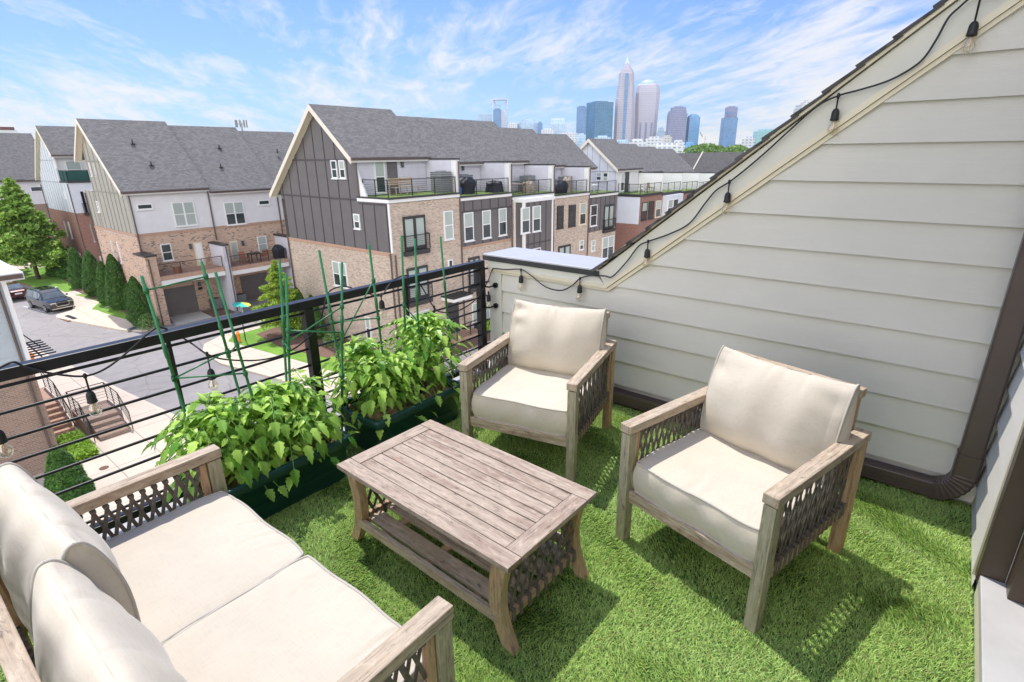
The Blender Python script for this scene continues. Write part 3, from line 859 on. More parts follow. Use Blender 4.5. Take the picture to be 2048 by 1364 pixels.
# ---------------------------------------------------------------- teak furniture
def lattice(mb, P, L, Hh, n, wd=.013, th=.003, span=2.0, loop=.03, top_t=.02, rev=1):
    """rope lattice between two rails; P(u, v, d) gives a point: u along, v up, d outwards"""
    pitch = L / n
    def strap(u0, v0, u1, v1, d):
        a, b = P(u0, v0, d), P(u1, v1, d)
        nrm = (P(u0, v0, d + 1) - P(u0, v0, d)).normalized()
        mb.beam(a, b, wd, th, up=nrm, grain=False)
    for i in range(n + 1):
        for sgn in (1, -1):
            u0 = i * pitch + sgn * .004; u1 = u0 + sgn * span * pitch; v0, v1 = 0, Hh
            d = .004 * sgn + (.0015 if i % 2 else -.0015)
            if u1 > L:
                f = (L - u0) / (u1 - u0); u1 = L; v1 = Hh * f
                if f > .05:
                    strap(u0, v0, u1, v1, d)
                continue
            if u1 < 0:
                f = (0 - u0) / (u1 - u0); u1 = 0; v1 = Hh * f
                if f > .05: strap(u0, v0, u1, v1, d)
                continue
            strap(u0, v0, u1, v1, d)
        for sgn in (1, -1):
            pass
    # straps that start at the stile and finish the field
    for i in range(1, int(span) + 1):
        f = i / span
        strap(0, Hh * (1 - f) if False else Hh * (1 - f), f * span * pitch, Hh, .002)
        strap(L, Hh * (1 - f), L - f * span * pitch, Hh, -.002)
    for i in range(n + 1):
        u0 = min(max(i * pitch, wd * .6), L - wd * .6)
        for v0, v1 in ((-loop, .006), (Hh - .006, Hh + top_t)):
            a, b = P(u0, v0, 0), P(u0, v1, 0)
            nrm = (P(u0, v0, 1) - P(u0, v0, 0)).normalized()
            mb.beam(a, b, wd * 1.15, .040 if v0 < 0 else .030, up=nrm, grain=False)

def seat_frame(root, W, D, arm_h=.60, back_h=.745, n_arm=15, n_back=13):
    """teak lounge frame, local coords: front at y=0 facing -y, centred on x, built straight into root's space"""
    t_ = .047; leg = []
    for sx in (-1, 1):
        m_ = MB(); x_ = sx * (W / 2 - t_ / 2)
        m_.obox((x_, .026, (arm_h - .046) / 2), (t_ / 2, 0, 0), (0, .026, 0), (0, 0, (arm_h - .046) / 2)); m_.build('leg', M['wood_moss'], root, bevel=.003, local=True)
        m_ = MB()
        hz = (arm_h - .046) / 2
        m_.obox((x_, D - .03, hz), (t_ / 2, 0, 0), (0, .03, 0), (0, 0, hz)); m_.build('leg', M['wood_warm'], root, bevel=.003, local=True)
        m_ = MB(); m_.obox((x_ + sx * 0, D / 2, arm_h - .020), (.029, 0, 0), (0, D / 2 + .004, 0), (0, 0, .020)); m_.build('arm_rail', M['wood'], root, bevel=.004, local=True)
        m_ = MB(); m_.obox((x_, D / 2, .245), (.016, 0, 0), (0, D / 2 - .056, 0), (0, 0, .025)); m_.build('side_rail', M['wood_warm'], root, bevel=.002, local=True)
        m_ = MB()
        for yy in (.068, D - .076):
            m_ = MB(); m_.obox((x_, yy, .41), (.014, 0, 0), (0, .012, 0), (0, 0, .14)); m_.build('stile', M['wood_warm'], root, bevel=.002, local=True)
        m_ = MB(); y0, L = .085, D - .17
        lattice(m_, lambda u, v, d, x_=x_, y0=y0: Vector((x_ + sx * d, y0 + u, .28 + v)), L, .262, n_arm, loop=.055, top_t=.006)
        m_.build('arm_weave', M['rope'], root, local=True)
        # back post, leaning slightly
        m_ = MB(); xb = sx * (W / 2 - t_ - .03)
        m_.beam((xb, D - .035, .27), (xb, D - .005, back_h), .045, .028); m_.build('back_post', M['wood_warm'], root, bevel=.003, local=True)
    m_ = MB(); m_.obox((0, .03, .245), (W / 2 - t_, 0, 0), (0, .012, 0), (0, 0, .028)); m_.build('front_rail', M['wood'], root, bevel=.003, local=True)
    m_ = MB(); m_.obox((0, D - .03, .245), (W / 2 - t_, 0, 0), (0, .012, 0), (0, 0, .028)); m_.build('rear_rail', M['wood_warm'], root, bevel=.003, local=True)
    m_ = MB(); m_.obox((0, D - .004, back_h + .012), (W / 2 - t_ - .004, 0, 0), (0, .020, 0), (0, 0, .020)); m_.build('top_rail', M['wood'], root, bevel=.004, local=True)
    m_ = MB()
    k_ = int((D - .1) / .09)
    for i in range(k_): m_.obox((0, .08 + i * .09, .262), (W / 2 - t_ - .002, 0, 0), (0, .03, 0), (0, 0, .006))
    m_.build('seat_slats', M['wood_warm'], root, local=True)
    m_ = MB(); L = W - 2 * t_ - .12
    lattice(m_, lambda u, v, d: Vector((-L / 2 + u, D - .030 + .030 * v / .45 + d, .30 + v)), L, .45, n_back, wd=.016, span=3, loop=.03, top_t=.006)
    m_.build('back_weave', M['rope'], root, local=True)

def MT(x_, y_, z_, rz=0, rx=0): return Matrix.Translation((x_, y_, z_)) @ Matrix.Rotation(rz, 4, 'Z') @ Matrix.Rotation(rx, 4, 'X')
W, D = .69, .745
chairs = [('armchair', (-.608, 1.827, 0), R(-13.8), 'weathered teak armchair with rope sides and lichen spotted legs, the nearer one by the downspout'),
          ('armchair', (-1.655, 2.055, 0), R(13.2), 'weathered teak armchair with rope sides in the corner between railing and gable wall')]
root0 = empty('armchair', chairs[0][1], chairs[0][3], 'armchair', 'teak armchairs', chairs[0][2])
seat_frame(root0, W, D)
root1 = copy_tree(root0); root1.location = chairs[1][1]; root1.rotation_euler = (0, 0, chairs[1][2]); root1['label'] = chairs[1][3]
for i, (nm, loc, rz_, lb) in enumerate(chairs):
    wh = ('nearer armchair by the downspout', 'far armchair in the railing corner')[i]
    Mx = MT(*loc, rz_)
    cushion('seat_cushion', (W - .112, D - .12, .142, .007), Mx @ MT(0, .345, .272), 'cream box seat cushion on the ' + wh, 'cushion', 'armchair seat cushions', seed=11 + i, wr=9, pw=10, pe=.8, pinch=.02)
    # back cushion: thickness faces forwards, leaning on the back
    back_cushion('back_cushion', (W - .10, .44, .18), Mx @ MT(0, D - .055, .585, 0, R(90 - 12)), 'plump cream back cushion leaning in the ' + wh, 'armchair back cushions', 21 + i)

# sofa (faces +y)
sofa = empty('sofa', (-1.487, .735, 0), 'weathered teak two-seat sofa with rope lattice arms across the near edge of the terrace', 'sofa', None, R(180.6))
W2 = 1.345
seat_frame(sofa, W2, D, n_back=26)
Mx = MT(-1.487, .735, 0, R(180.6))
for i, xx in enumerate((.3075, -.3075)):
    wh = ('beside the railing', 'nearer the house door')[i]
    cushion('seat_cushion', (.61, D - .10, .145, .010), Mx @ MT(xx, .345, .276), 'cream box seat cushion on the sofa half ' + wh, 'cushion', 'sofa seat cushions', seed=31 + i, wr=10, pw=10, pe=.8, pinch=.02)
    back_cushion('back_cushion', (.605, .46, .205), Mx @ MT(xx, D - (.012 if i else .045), .585 + .012 * (1 - i), R(0 if i else 2), R(88 if i else 92)), 'large plump cream back cushion on the sofa half ' + wh, 'sofa back cushions', 41 + i, wr=11, taper=.50, endt=.74, full=1.12, pexp=2.8)

# coffee table
tab = empty('coffee_table', (-1.41, 1.38, 0), 'weathered slatted teak coffee table with curved legs and rope lattice ends', 'table', None, R(-1.2))
TL, TWd, TH = 1.0, .555, .41
m_ = MB(); fb = .072
for sy in (-1, 1): m_.obox((0, sy * (TWd / 2 - fb / 2), TH - .011), (TL / 2, 0, 0), (0, fb / 2 - .001, 0), (0, 0, .011))
for sx in (-1, 1): m_.obox((sx * (TL / 2 - fb / 2), 0, TH - .0112), (fb / 2, 0, 0), (0, TWd / 2 - fb - .002, 0), (0, 0, .011))
nb = 7; bw = (TWd - 2 * fb - .004) / nb
for i in range(nb):
    yy = -TWd / 2 + fb + .002 + bw * (i + .5)
    m_.obox((0, yy, TH - .0125 + rnd.uniform(-.0006, .0006)), (TL / 2 - fb - .003, 0, 0), (0, bw / 2 - .0022, 0), (0, 0, .010))
m_.build('table_top', M['wood_top'], tab, bevel=.0018, local=True)
m_ = MB(); m_.obox((0, 0, TH - .030), (TL / 2 - .06, 0, 0), (0, TWd / 2 - .06, 0), (0, 0, .006)); m_.build('under_batten', M['wood_warm'], tab, local=True)
for sx in (-1, 1):
    for sy in (-1, 1):
        m_ = MB(); prof = []
        for i in range(15):
            t_ = i / 14; z_ = (TH - .024) * t_
            xo = TL / 2 - .022 - .040 * math.sin(math.pi * min(1, t_ * .92 + .05)) ** 1.1 + .030 * (1 - t_) ** 3
            prof.append((xo, z_))
        yc = sy * (TWd / 2 - .045); hw = .020
        for i in range(14):
            (xa, za), (xb, zb) = prof[i], prof[i + 1]
            wa = .050 + .016 * (i / 14); wb = .050 + .016 * ((i + 1) / 14)
            A = [(xa, za), (xa - wa, za)]; B = [(xb, zb), (xb - wb, zb)]
            def q(pt, s_): return Vector((sx * pt[0], yc + s_ * hw, pt[1]))
            fs = [[q(A[0], -1), q(A[0], 1), q(B[0], 1), q(B[0], -1)], [q(A[1], 1), q(A[1], -1), q(B[1], -1), q(B[1], 1)],
                  [q(A[1], -1), q(A[0], -1), q(B[0], -1), q(B[1], -1)], [q(A[0], 1), q(A[1], 1), q(B[1], 1), q(B[0], 1)]]
            for n_, f_ in enumerate(fs):
                uvs = [(p.z + sx, (p.x if n_ > 1 else p.y) * 1.0 + n_ * .3 + sy) for p in f_]
                if sx < 0: f_ = f_[::-1]; uvs = uvs[::-1]
                m_.face(f_, uvs)
            if i == 0: m_.face([q(A[0], 1), q(A[0], -1), q(A[1], -1), q(A[1], 1)] if sx > 0 else [q(A[0], 1), q(A[0], -1), q(A[1], -1), q(A[1], 1)][::-1])
        m_.build('leg', M['wood_warm'], tab, bevel=.003, local=True)
for sy in (-1, 1):
    m_ = MB(); m_.obox((0, sy * (TWd / 2 - .035), .125), (TL / 2 - .075, 0, 0), (0, .011, 0), (0, 0, .022)); m_.build('side_stretcher', M['wood'], tab, bevel=.003, local=True)
m_ = MB()
for i in range(4): m_.obox((0, -.165 + i * .11, .118), (TL / 2 - .075, 0, 0), (0, .037, 0), (0, 0, .008))
m_.build('lower_shelf', M['wood'], tab, bevel=.002, local=True)
for xx in (-.28, 0, .28):
    m_ = MB(); m_.obox((xx, 0, .106), (.02, 0, 0), (0, TWd / 2 - .05, 0), (0, 0, .007)); m_.build('shelf_batten', M['wood_warm'], tab, local=True)
for sx in (-1, 1):
    m_ = MB(); m_.obox((sx * (TL / 2 - .062), 0, .118), (.013, 0, 0), (0, TWd / 2 - .068, 0), (0, 0, .018)); m_.build('end_stretcher', M['wood_warm'], tab, bevel=.002, local=True)
    m_ = MB(); L = TWd - .15
    lattice(m_, lambda u, v, d, sx=sx: Vector((sx * (TL / 2 - .062 + d), -L / 2 + u, .14 + v)), L, .225, 8, wd=.013, loop=.045, top_t=.0)
    m_.build('end_weave', M['rope'], tab, local=True)
# ---------------------------------------------------------------- planters, tomato plants and stakes
def planter(y0, y1, label):
    root = empty('planter_box', (-2.53, (y0 + y1) / 2, 0), label, 'planter', 'green planters')
    L = y1 - y0; xo0, xo1 = -2.735, -2.325
    def ring(x0, x1, a, b, z, r=.035):
        pts = []
        for cx_, cy_, s in ((x1 - r, b - r, 0), (x0 + r, b - r, 90), (x0 + r, a + r, 180), (x1 - r, a + r, 270)):
            for k_ in range(5): pts.append(Vector((cx_ + r * math.cos(R(s + k_ * 22.5)), cy_ + r * math.sin(R(s + k_ * 22.5)), z)))
        return pts
    lev = [(.035, 0, 0), (.022, .035, 0), (.008, .205, 0), (-.004, .212, 0), (-.010, .218, 0), (-.014, .240, 0), (-.012, .262, 0), (-.004, .268, 0), (.010, .266, 0), (.022, .255, 0), (.030, .10, 0)]
    m_ = MB(); base = 0
    for ins, z_, _ in lev: m_.v += [tuple(p) for p in ring(xo0 + ins, xo1 - ins, y0 + ins, y1 - ins, z_)]
    for i in range(len(lev) - 1):
        for k_ in range(20):
            a = i * 20 + k_; b = i * 20 + (k_ + 1) % 20
            m_.f.append((a, b, b + 20, a + 20)); m_.uv.append(None); m_.sm.append(i not in (0,))
    m_.face([Vector(v) for v in m_.v[:20]][::-1])
    m_.build('tub', M['greenbox'], root)
    # recessed front grooves like the moulded panel of the tub
    m_ = MB()
    for ya, yb in ((y0 + .10, (y0 + y1) / 2 - .03), ((y0 + y1) / 2 + .03, y1 - .10)):
        m_.beam((xo1 - .0155, ya, .10), (xo1 - .0155, yb, .10), .006, .004, grain=False)
    m_.build('moulded_line', M['greenbox'], root)
    s_ = MB(); rg = random.Random(int(y0 * 100))
    def hf(u, v):
        x_ = xo0 + .03 + u * (xo1 - xo0 - .06); y_ = y0 + .03 + v * (L - .06)
        e = min(u, 1 - u, v * 3, (1 - v) * 3)
        return Vector((x_, y_, .232 + .022 * math.sin(x_ * 40 + 2 * math.sin(y_ * 23)) * min(1, e * 6) + .012 * math.sin(y_ * 61 + x_ * 17)))
    s_.grid(hf, 16, 40); s_.build('soil', M['soil'], root)
planter(.72, 1.455, 'long dark green planter tub next to the sofa arm')
planter(1.635, 2.34, 'long dark green planter tub next to the far armchair')

def leaflet(mb, org, d, nrm, L, Wd, rg):
    """a toothed, folded, drooping leaflet: 2 rows of quads"""
    d = d.normalized(); s = d.cross(nrm).normalized(); n = s.cross(d).normalized()
    prof = ((0, .05), (.10, .50), (.22, .90), (.28, .66), (.37, .70), (.46, .86), (.53, .58), (.61, .54), (.70, .58), (.77, .34), (.88, .20), (1, .0))
    i0 = len(mb.v); dr_ = rg.uniform(.10, .38)
    for t_, w_ in prof:
        c = org + d * (L * t_) - n * (L * dr_ * t_ * t_)
        for q in (-1, 0, 1):
            p = c + s * (q * w_ * Wd / 2) + n * ((.16 * Wd * w_) if q else 0)
            mb.v.append(tuple(p))
    for i in range(len(prof) - 1):
        a = i0 + i * 3
        for q in (0, 1):
            mb.f.append((a + q, a + q + 1, a + q + 4, a + q + 3)); mb.uv.append((((0, 0),) * 4)); mb.sm.append(False)
def tomato(x_, y_, ztop, rad, seed, label, nleaf=46, push=(0, 0)):
    root = empty('tomato_plant', (x_, y_, .235), label, 'tomato plant', 'tomato plants in the green planters')
    rg = random.Random(seed); st = MB(); lf = MB()
    stems = []
    for k_ in range(5):
        a = rg.uniform(0, 6.28); b = rg.uniform(.2, .75) * rad
        top = Vector((x_ + b * math.cos(a) * .7 + push[0], y_ + b * math.sin(a) + push[1], ztop - rg.uniform(.02, .16)))
        P = [Vector((x_ + rg.uniform(-.04, .04), y_ + rg.uniform(-.07, .07), .235)), Vector((x_ + b * math.cos(a) * .25, y_ + b * math.sin(a) * .3, .235 + (ztop - .235) * .5)), top]
        P = catmull(P, 8); stems.append(P)
        st.tube(P, [.0065 * (1 - .6 * i / len(P)) for i in range(len(P))], 6)
    for k_ in range(nleaf):
        P = stems[k_ % 5]; t_ = rg.uniform(.22, 1.0); p = P[min(int(t_ * (len(P) - 1)), len(P) - 1)]
        a = rg.uniform(0, 6.283); up = rg.uniform(-.15, .75) * (t_ + .1)
        d = Vector((math.cos(a), math.sin(a), up)).normalized()
        L = rg.uniform(.16, .27) * (1.0 if t_ < .85 else .75)
        droop = rg.uniform(.35, 1.0)
        rach = []
        for i in range(9):
            s = i / 8
            rach.append(p + d * (L * s) - Vector((0, 0, 1)) * (L * droop * s * s * .75))
        # keep the foliage on this side of the wall and above the tub
        for q in rach:
            q.x = max(min(q.x, -2.10), -3.02); q.z = max(q.z, .19)
        st.tube(rach, .0022, 5)
        tw = rg.uniform(-.5, .5)
        for i, s in enumerate((.35, .55, .75)):
            j = int(s * 8); o_ = rach[j]; dd = (rach[min(j + 1, 8)] - rach[j - 1]).normalized()
            sd = dd.cross(Vector((0, 0, 1)))
            if sd.length < .1: sd = Vector((1, 0, 0))
            sd.normalize(); nn = sd.cross(dd).normalized()
            for sg in (-1, 1):
                ld = (sd * sg + dd * .55 + nn * rg.uniform(-.1, .2) - Vector((0, 0, rg.uniform(0, .25)))).normalized()
                ll = rg.uniform(.045, .078) * (1.05 - .2 * i)
                leaflet(lf, o_ + ld * .008, ld, (nn + Vector((rg.uniform(-.3, .3), rg.uniform(-.3, .3), .4))).normalized(), ll, ll * .66, rg)
        dd = (rach[8] - rach[7]).normalized(); sd = dd.cross(Vector((.01, 0, 1))).normalized(); nn = sd.cross(dd)
        if nn.z < 0: nn = -nn
        leaflet(lf, rach[8], dd, nn, rg.uniform(.07, .10), .055, rg)
    # crowns of young leaves at the tops
    for P in stems:
        for k_ in range(9):
            a = rg.uniform(0, 6.283); d = Vector((math.cos(a), math.sin(a), rg.uniform(.1, .9))).normalized()
            leaflet(lf, P[-1] - Vector((0, 0, rg.uniform(0, .04))), d, (Vector((0, 0, 1)) + Vector((-.3, 0, 0))).normalized(), rg.uniform(.05, .085), .032, rg)
    st.build('stem', M['stem'], root, smooth=True)
    lf.build('foliage', M['tomato'], root)
tomato(-2.56, .92, .66, .20, 5, 'bushy tomato plant in the near planter, closest to the sofa', 150, (0, -.02))
tomato(-2.52, 1.25, .70, .20, 6, 'bushy tomato plant in the near planter, at its far end', 150)
tomato(-2.55, 1.83, .72, .20, 17, 'bushy tomato plant in the far planter, at its near end', 150)
tomato(-2.56, 2.16, .74, .20, 8, 'bushy tomato plant in the far planter, closest to the far armchair', 150)

def stake_px(mb, p0, p1, x0, x1, r=.0066):
    """a coated cane sighted at its top (p0, plane x0) and continued through p1 (plane x1) into the tub"""
    a = onx(*p0, x0); b = onx(*p1, x1); d = (b - a).normalized(); L = (a.z - .20) / -d.z
    e = a + d * L
    pts = [a, a + d * (L * .30), a + d * (L * .302), a + d * (L * .36), a + d * (L * .362), a + d * (L * .68), a + d * (L * .682), a + d * (L * .74), a + d * (L * .742), e]
    rr = [r, r, r * 1.4, r * 1.4, r * 1.05, r * 1.05, r * 1.45, r * 1.45, r * 1.1, r * 1.1]
    mb.tube(pts, rr, 8)
    return a, d, L
def cage(label, stakes, bars):
    b0 = onx(*stakes[0][1], -2.55)
    root = empty('tomato_cage', (-2.55, b0.y, .22), label, 'plant stake', 'green tomato cages')
    info = []
    for (p0, p1, xa, xb) in stakes:
        m_ = MB(); info.append(stake_px(m_, p0, p1, xa, xb)); m_.build('stake', M['stake'], root)
    for i, j, ta, tb_ in bars:
        a = info[i][0] + info[i][1] * info[i][2] * ta; b = info[j][0] + info[j][1] * info[j][2] * tb_
        m_ = MB(); dd = (b - a).normalized(); m_.tube([a - dd * .012, b + dd * .012], .0042, 6)
        for q in (a, b): m_.tube([q - Vector((0, 0, .012)), q + Vector((0, 0, .012))], .0115, 8)
        m_.build('cross_bar', M['stake'], root)
cage('green three legged cane cage over the plant nearest the sofa', [((283, 552), (378, 850), -2.60, -2.60), ((403, 523), (480, 790), -2.70, -2.70), ((431, 544), (530, 880), -2.52, -2.54)],
     [(0, 1, .06, .07), (0, 2, .46, .50), (1, 2, .46, .35), (0, 1, .46, .44)])
cage('green cane cage at the far end of the near planter', [((559, 519), (572, 746), -2.68, -2.66), ((572, 548), (583, 856), -2.52, -2.52), ((684, 524), (684, 860), -2.50, -2.52)],
     [(1, 2, .30, .40), (1, 2, .62, .66), (0, 1, .44, .40), (0, 2, .45, .25)])
cage('green cane cage with two tall legs at the near end of the far planter', [((638, 500), (676, 709), -2.66, -2.62), ((738, 489), (768, 731), -2.52, -2.52)],
     [(0, 1, .40, .42), (0, 1, .56, .20)])
cage('green three legged cane cage nearest the far armchair', [((803, 471), (811, 680), -2.60, -2.60), ((830, 478), (838, 713), -2.50, -2.50), ((881, 473), (899, 680), -2.60, -2.60)],
     [(0, 1, .42, .50), (1, 2, .62, .60)])

# ================================================================ the street below
G = -10.4
def gz(P, z=G): v = onz(P[0], P[1], z); return (v.x, v.y)
def sheet(name, poly, top, mat, bottom=G - .05, kind='structure', **k):
    m_ = MB(); m_.prism([(x_, y_, bottom) for x_, y_ in poly], (0, 0, top - bottom))
    return tag(m_.build(name, mat, **k), kind=kind)
m_ = MB(); m_.face([(-9000, -9000, G - .06), (9000, -9000, G - .06), (9000, 9000, G - .06), (-9000, 9000, G - .06)]); struct('ground', m_, M['land'])
sheet('road', [(-130, -40), (40, -40), (40, 110), (-130, 110)], G, M['asphalt'])
# pavement on our side and the kerb stone along it
near = [(-90, 2.2), (-60, 4.6), (-38.9, 6.75), (-27.1, 7.95), (-20, 8.7), (-4, 9.6), (-4, -12), (-90, -12)]
sheet('pavement', near, G + .115, M['concrete'])
kb = MB()
for a, b in zip(near[:5], near[1:6]): kb.beam((a[0], a[1] + .08, G + .05), (b[0], b[1] + .08, G + .05), .20, .14, grain=False)
struct('kerb', kb, M['kerb'])
farp = [(-100, 11.2), (-57.2, 11.2), (-56.0, 10.6), (-55.4, 9.5), (-54.6, 9.25), (-53.4, 9.5), (-46.3, 11.35), (-45.0, 12.2), (-44.7, 13.2), (-47.7, 13.9), (-47.7, 15.8), (-100, 15.8)]
sheet('pavement', farp, G + .11, M['concrete'])
kb = MB()
for a, b in zip(farp[:8], farp[1:9]): kb.beam((a[0], a[1] - .05, G + .05), (b[0], b[1] - .05, G + .05), .18, .13, grain=False)
struct('kerb', kb, M['kerb'])
apv = [(-38.0, 21), (-38.9, 18.2), (-38.9, 15.2), (-38.0, 13.7), (-36.6, 13.0), (-33.5, 12.75), (-28.8, 13.6), (-20, 14.6), (-14, 16), (-14, 50), (-25.4, 50), (-25.4, 21)]
sheet('pavement', apv, G + .11, M['concrete'])
kb = MB()
for a, b in zip(apv[:8], apv[1:9]): kb.beam((a[0], a[1] - .03, G + .05), (b[0], b[1] - .03, G + .05), .2, .13, grain=False)
struct('kerb', kb, M['kerb'])
def k3g(pts): return [gz(k3(*p), G + .12) for p in pts]
lawnpolys = [(k3g([(780, 785), (975, 757), (1135, 800), (1135, 895), (1040, 945), (962, 935), (1045, 862), (900, 810)]), 'lawn'),
             (k3g([(1030, 950), (1160, 905), (1300, 935), (1465, 1045), (1460, 1075), (1200, 1010)]), 'lawn'),
             (k3g([(180, 560), (190, 520), (560, 487), (610, 560), (830, 690), (975, 708), (680, 757), (600, 715), (330, 690), (150, 640)]), 'lawn'),
             (k3g([(130, 640), (200, 570), (420, 545), (640, 620), (600, 665), (330, 690)]), 'mulch'),
             ([(-66, 12.75), (-47.2, 12.95), (-46.9, 13.85), (-66, 13.85)], 'mulch'),
             ([(-80, 13.7), (-66.5, 13.2), (-66.5, 15.6), (-80, 15.6)], 'mulch'),
             ([(-37.3, 14.85), (-29.4, 15.9), (-16, 17.0), (-16, 20.1), (-37.2, 20.1), (-38.5, 18.2), (-38.3, 15.6)], 'lawn'),
             ([(-37.2, 16.8), (-33, 16.4), (-27, 17.6), (-20, 18.4), (-20, 20.1), (-37.0, 20.1), (-37.6, 18.3)], 'mulch'),
             ([(-25.4, 20.2), (-23, 20.2), (-23, 50), (-25.4, 50)], 'mulch')]
for i, (pl, mt) in enumerate(lawnpolys):
    sheet('lawn' if mt == 'lawn' else 'mulch_bed', pl, G + .125 + .012 * (i % 3) + (.02 if mt == 'mulch' else 0), M[mt], bottom=G)
sheet('driveway', [gz(k4(330, 1100)), gz(k4(690, 1040)), gz(k4(825, 1105)), gz(k4(410, 1200))], G + .02, M['drive'])
sheet('mulch_bed', [gz(k4(700, 1040)), gz(k4(990, 1010)), gz(k4(1080, 1050)), gz(k4(830, 1105))], G + .05, M['mulch'])
m_ = MB(); m_.box((*gz((305, 598), G + .11), G + .10), (*gz((281, 600), G + .11), G + .16))
# storm drain inlet and utility cover
dv = empty('storm_drain', (*gz(k3(740, 1040), G), G), 'dark storm drain inlet with red brick apron in the kerb bump-out', 'drain')
a = Vector((*gz(k3(700, 1008), G + .1), G + .14)); b = Vector((*gz(k3(790, 1040), G + .1), G + .14))
m_ = MB(); m_.beam(a, b, .25, .06, grain=False); m_.build('inlet_opening', M['black'], dv)
m_ = MB(); off = Vector((.1, -.32, -.09)); m_.beam(a + off, b + off, .4, .07, grain=False); m_.build('brick_apron', M['brick_red'], dv)
p = gz((208, 936), G + .115); m_ = MB(); m_.tube([(p[0], p[1], G + .10), (p[0], p[1], G + .128)], .17, 20); tag(m_.build('utility_cover', M['mulch']), 'small round brown utility cover set in the pavement', 'manhole cover')
m_ = MB(); pa = [gz(k3(*q), G + .11) for q in ((1330, 1150), (1350, 1168), (1535, 1108), (1490, 1088))]
m_.prism([(x_, y_, G + .09) for x_, y_ in pa], (0, 0, .035)); tag(m_.build('tactile_paving', M['darkmetal']), 'dark blue grey tactile strip at the end of the pavement', 'paving strip')

# ---------------------------------------------------------------- building kit
def window(fr, P0, P1, root, split=True, blind=True, mull=1, frame='white', d=.09, wd=.07, dark=False):
    """a framed window given by two photographed corners on the wall plane"""
    (u0, zt), (u1, zb) = fr.px(P0), fr.px(P1)
    return window_u(fr, u0, u1, zb, zt, root, split, blind, mull, frame, d, wd, dark)
def window_u(fr, u0, u1, zb, zt, root, split=True, blind=True, mull=1, frame='white', d=.09, wd=.07, dark=False):
    if u0 > u1: u0, u1 = u1, u0
    m_ = MB()
    fr.box(m_, u0, u0 + wd, zb, zt, -.05, d); fr.box(m_, u1 - wd, u1, zb, zt, -.05, d)
    fr.box(m_, u0 + wd, u1 - wd, zt - wd, zt, -.05, d); fr.box(m_, u0 + wd, u1 - wd, zb, zb + wd, -.05, d)
    zm = (zb + zt) / 2
    if split: fr.box(m_, u0 + wd, u1 - wd, zm - .03, zm + .03, -.05, d * .8)
    for i in range(1, mull):
        um = u0 + (u1 - u0) * i / mull; fr.box(m_, um - .055, um + .055, zb + wd, zt - wd, -.05, d * .9)
    fr.box(m_, u0 - .05, u1 + .05, zb - .06, zb, -.05, d + .05)
    o = m_.build('window', M[frame], root)
    lowb = blind and split and rnd.random() < .22
    m_ = MB(); fr.box(m_, u0 + wd * .5, u1 - wd * .5, zb + wd * .5, zm if split else zt - wd * .5, -.04, .058); m_.build('pane', M['blind'] if lowb else M['pane'], o)
    if split:
        m_ = MB(); fr.box(m_, u0 + wd * .5, u1 - wd * .5, zm, zt - wd * .5, -.04, .064); m_.build('pane', M['blind'] if blind and rnd.random() > .18 else M['pane'], o)
    return o
def french(fr, P0, P1, root, rail=True):
    (u0, zt), (u1, zb) = fr.px(P0), fr.px(P1)
    return french_u(fr, u0, u1, zb, zt, root, rail)
def french_u(fr, u0, u1, zb, zt, root, rail=True):
    m_ = MB(); wd = .10; um = (u0 + u1) / 2
    for a, b in ((u0, u0 + wd), (um - wd, um + wd), (u1 - wd, u1)): fr.box(m_, a, b, zb, zt, -.05, .10)
    for a, b in ((u0 + wd, um - wd), (um + wd, u1 - wd)):
        fr.box(m_, a, b, zt - .16, zt, -.05, .095); fr.box(m_, a, b, zb, zb + .22, -.05, .095)
    o = m_.build('balcony_door', M['gunmetal'], root)
    for a, b in ((u0 + wd * .6, um - wd * .6), (um + wd * .6, u1 - wd * .6)):
        m_ = MB(); fr.box(m_, a, b, zb + .1, zt - .1, -.04, .058); m_.build('pane', M['blind'], o)
    if rail:
        m_ = MB(); e = .12
        fr.box(m_, u0 - e, u1 + e, zb - .30, zb - .02, 0, .28); m_.build('sill_box', M['gunmetal'], root)
        railing(fr, u0 - e, u1 + e, zb - .02, root, d=.26, h=.95, n=8, ends=True, name='juliet_railing')
    return o
def railing(fr, u0, u1, z0, root, d=0.0, h=1.0, n=8, ends=False, posts=2, name='railing'):
    m_ = MB(); r_ = .02
    fr.box(m_, u0, u1, z0 + h - .04, z0 + h, d - r_, d + r_)
    for i in range(n):
        zz_ = z0 + .1 + (h - .18) * i / (n - 1); fr.box(m_, u0, u1, zz_ - .008, zz_ + .008, d - .008, d + .008)
    for i in range(posts):
        uu = u0 + (u1 - u0) * i / (posts - 1); fr.box(m_, uu - r_, uu + r_, z0, z0 + h, d - r_ - .002, d + r_ + .002)
    if ends:
        for uu in (u0, u1):
            fr.box(m_, uu - r_, uu + r_, z0 + h - .04, z0 + h, 0, d - r_)
            for i in range(n):
                zz_ = z0 + .1 + (h - .18) * i / (n - 1); fr.box(m_, uu - .008, uu + .008, zz_ - .008, zz_ + .008, 0, d)
    return m_.build(name, M['black'], root)
def battens(mb, fr, poly, step=.62, w_=.055, d=.035, start=0.0):
    us = [p[0] for p in poly]; u = min(us) + start
    while u < max(us) - w_:
        c = clip(clip(poly, 0, u, True), 0, u + w_, False)
        if len(c) >= 3:
            zs = [p[1] for p in c]; z1 = max(min(p[1] for p in c if p[1] > sum(zs) / len(zs)), min(zs) + .01)
            fr.box(mb, u, u + w_, min(zs), z1, 0, d)
        u += step
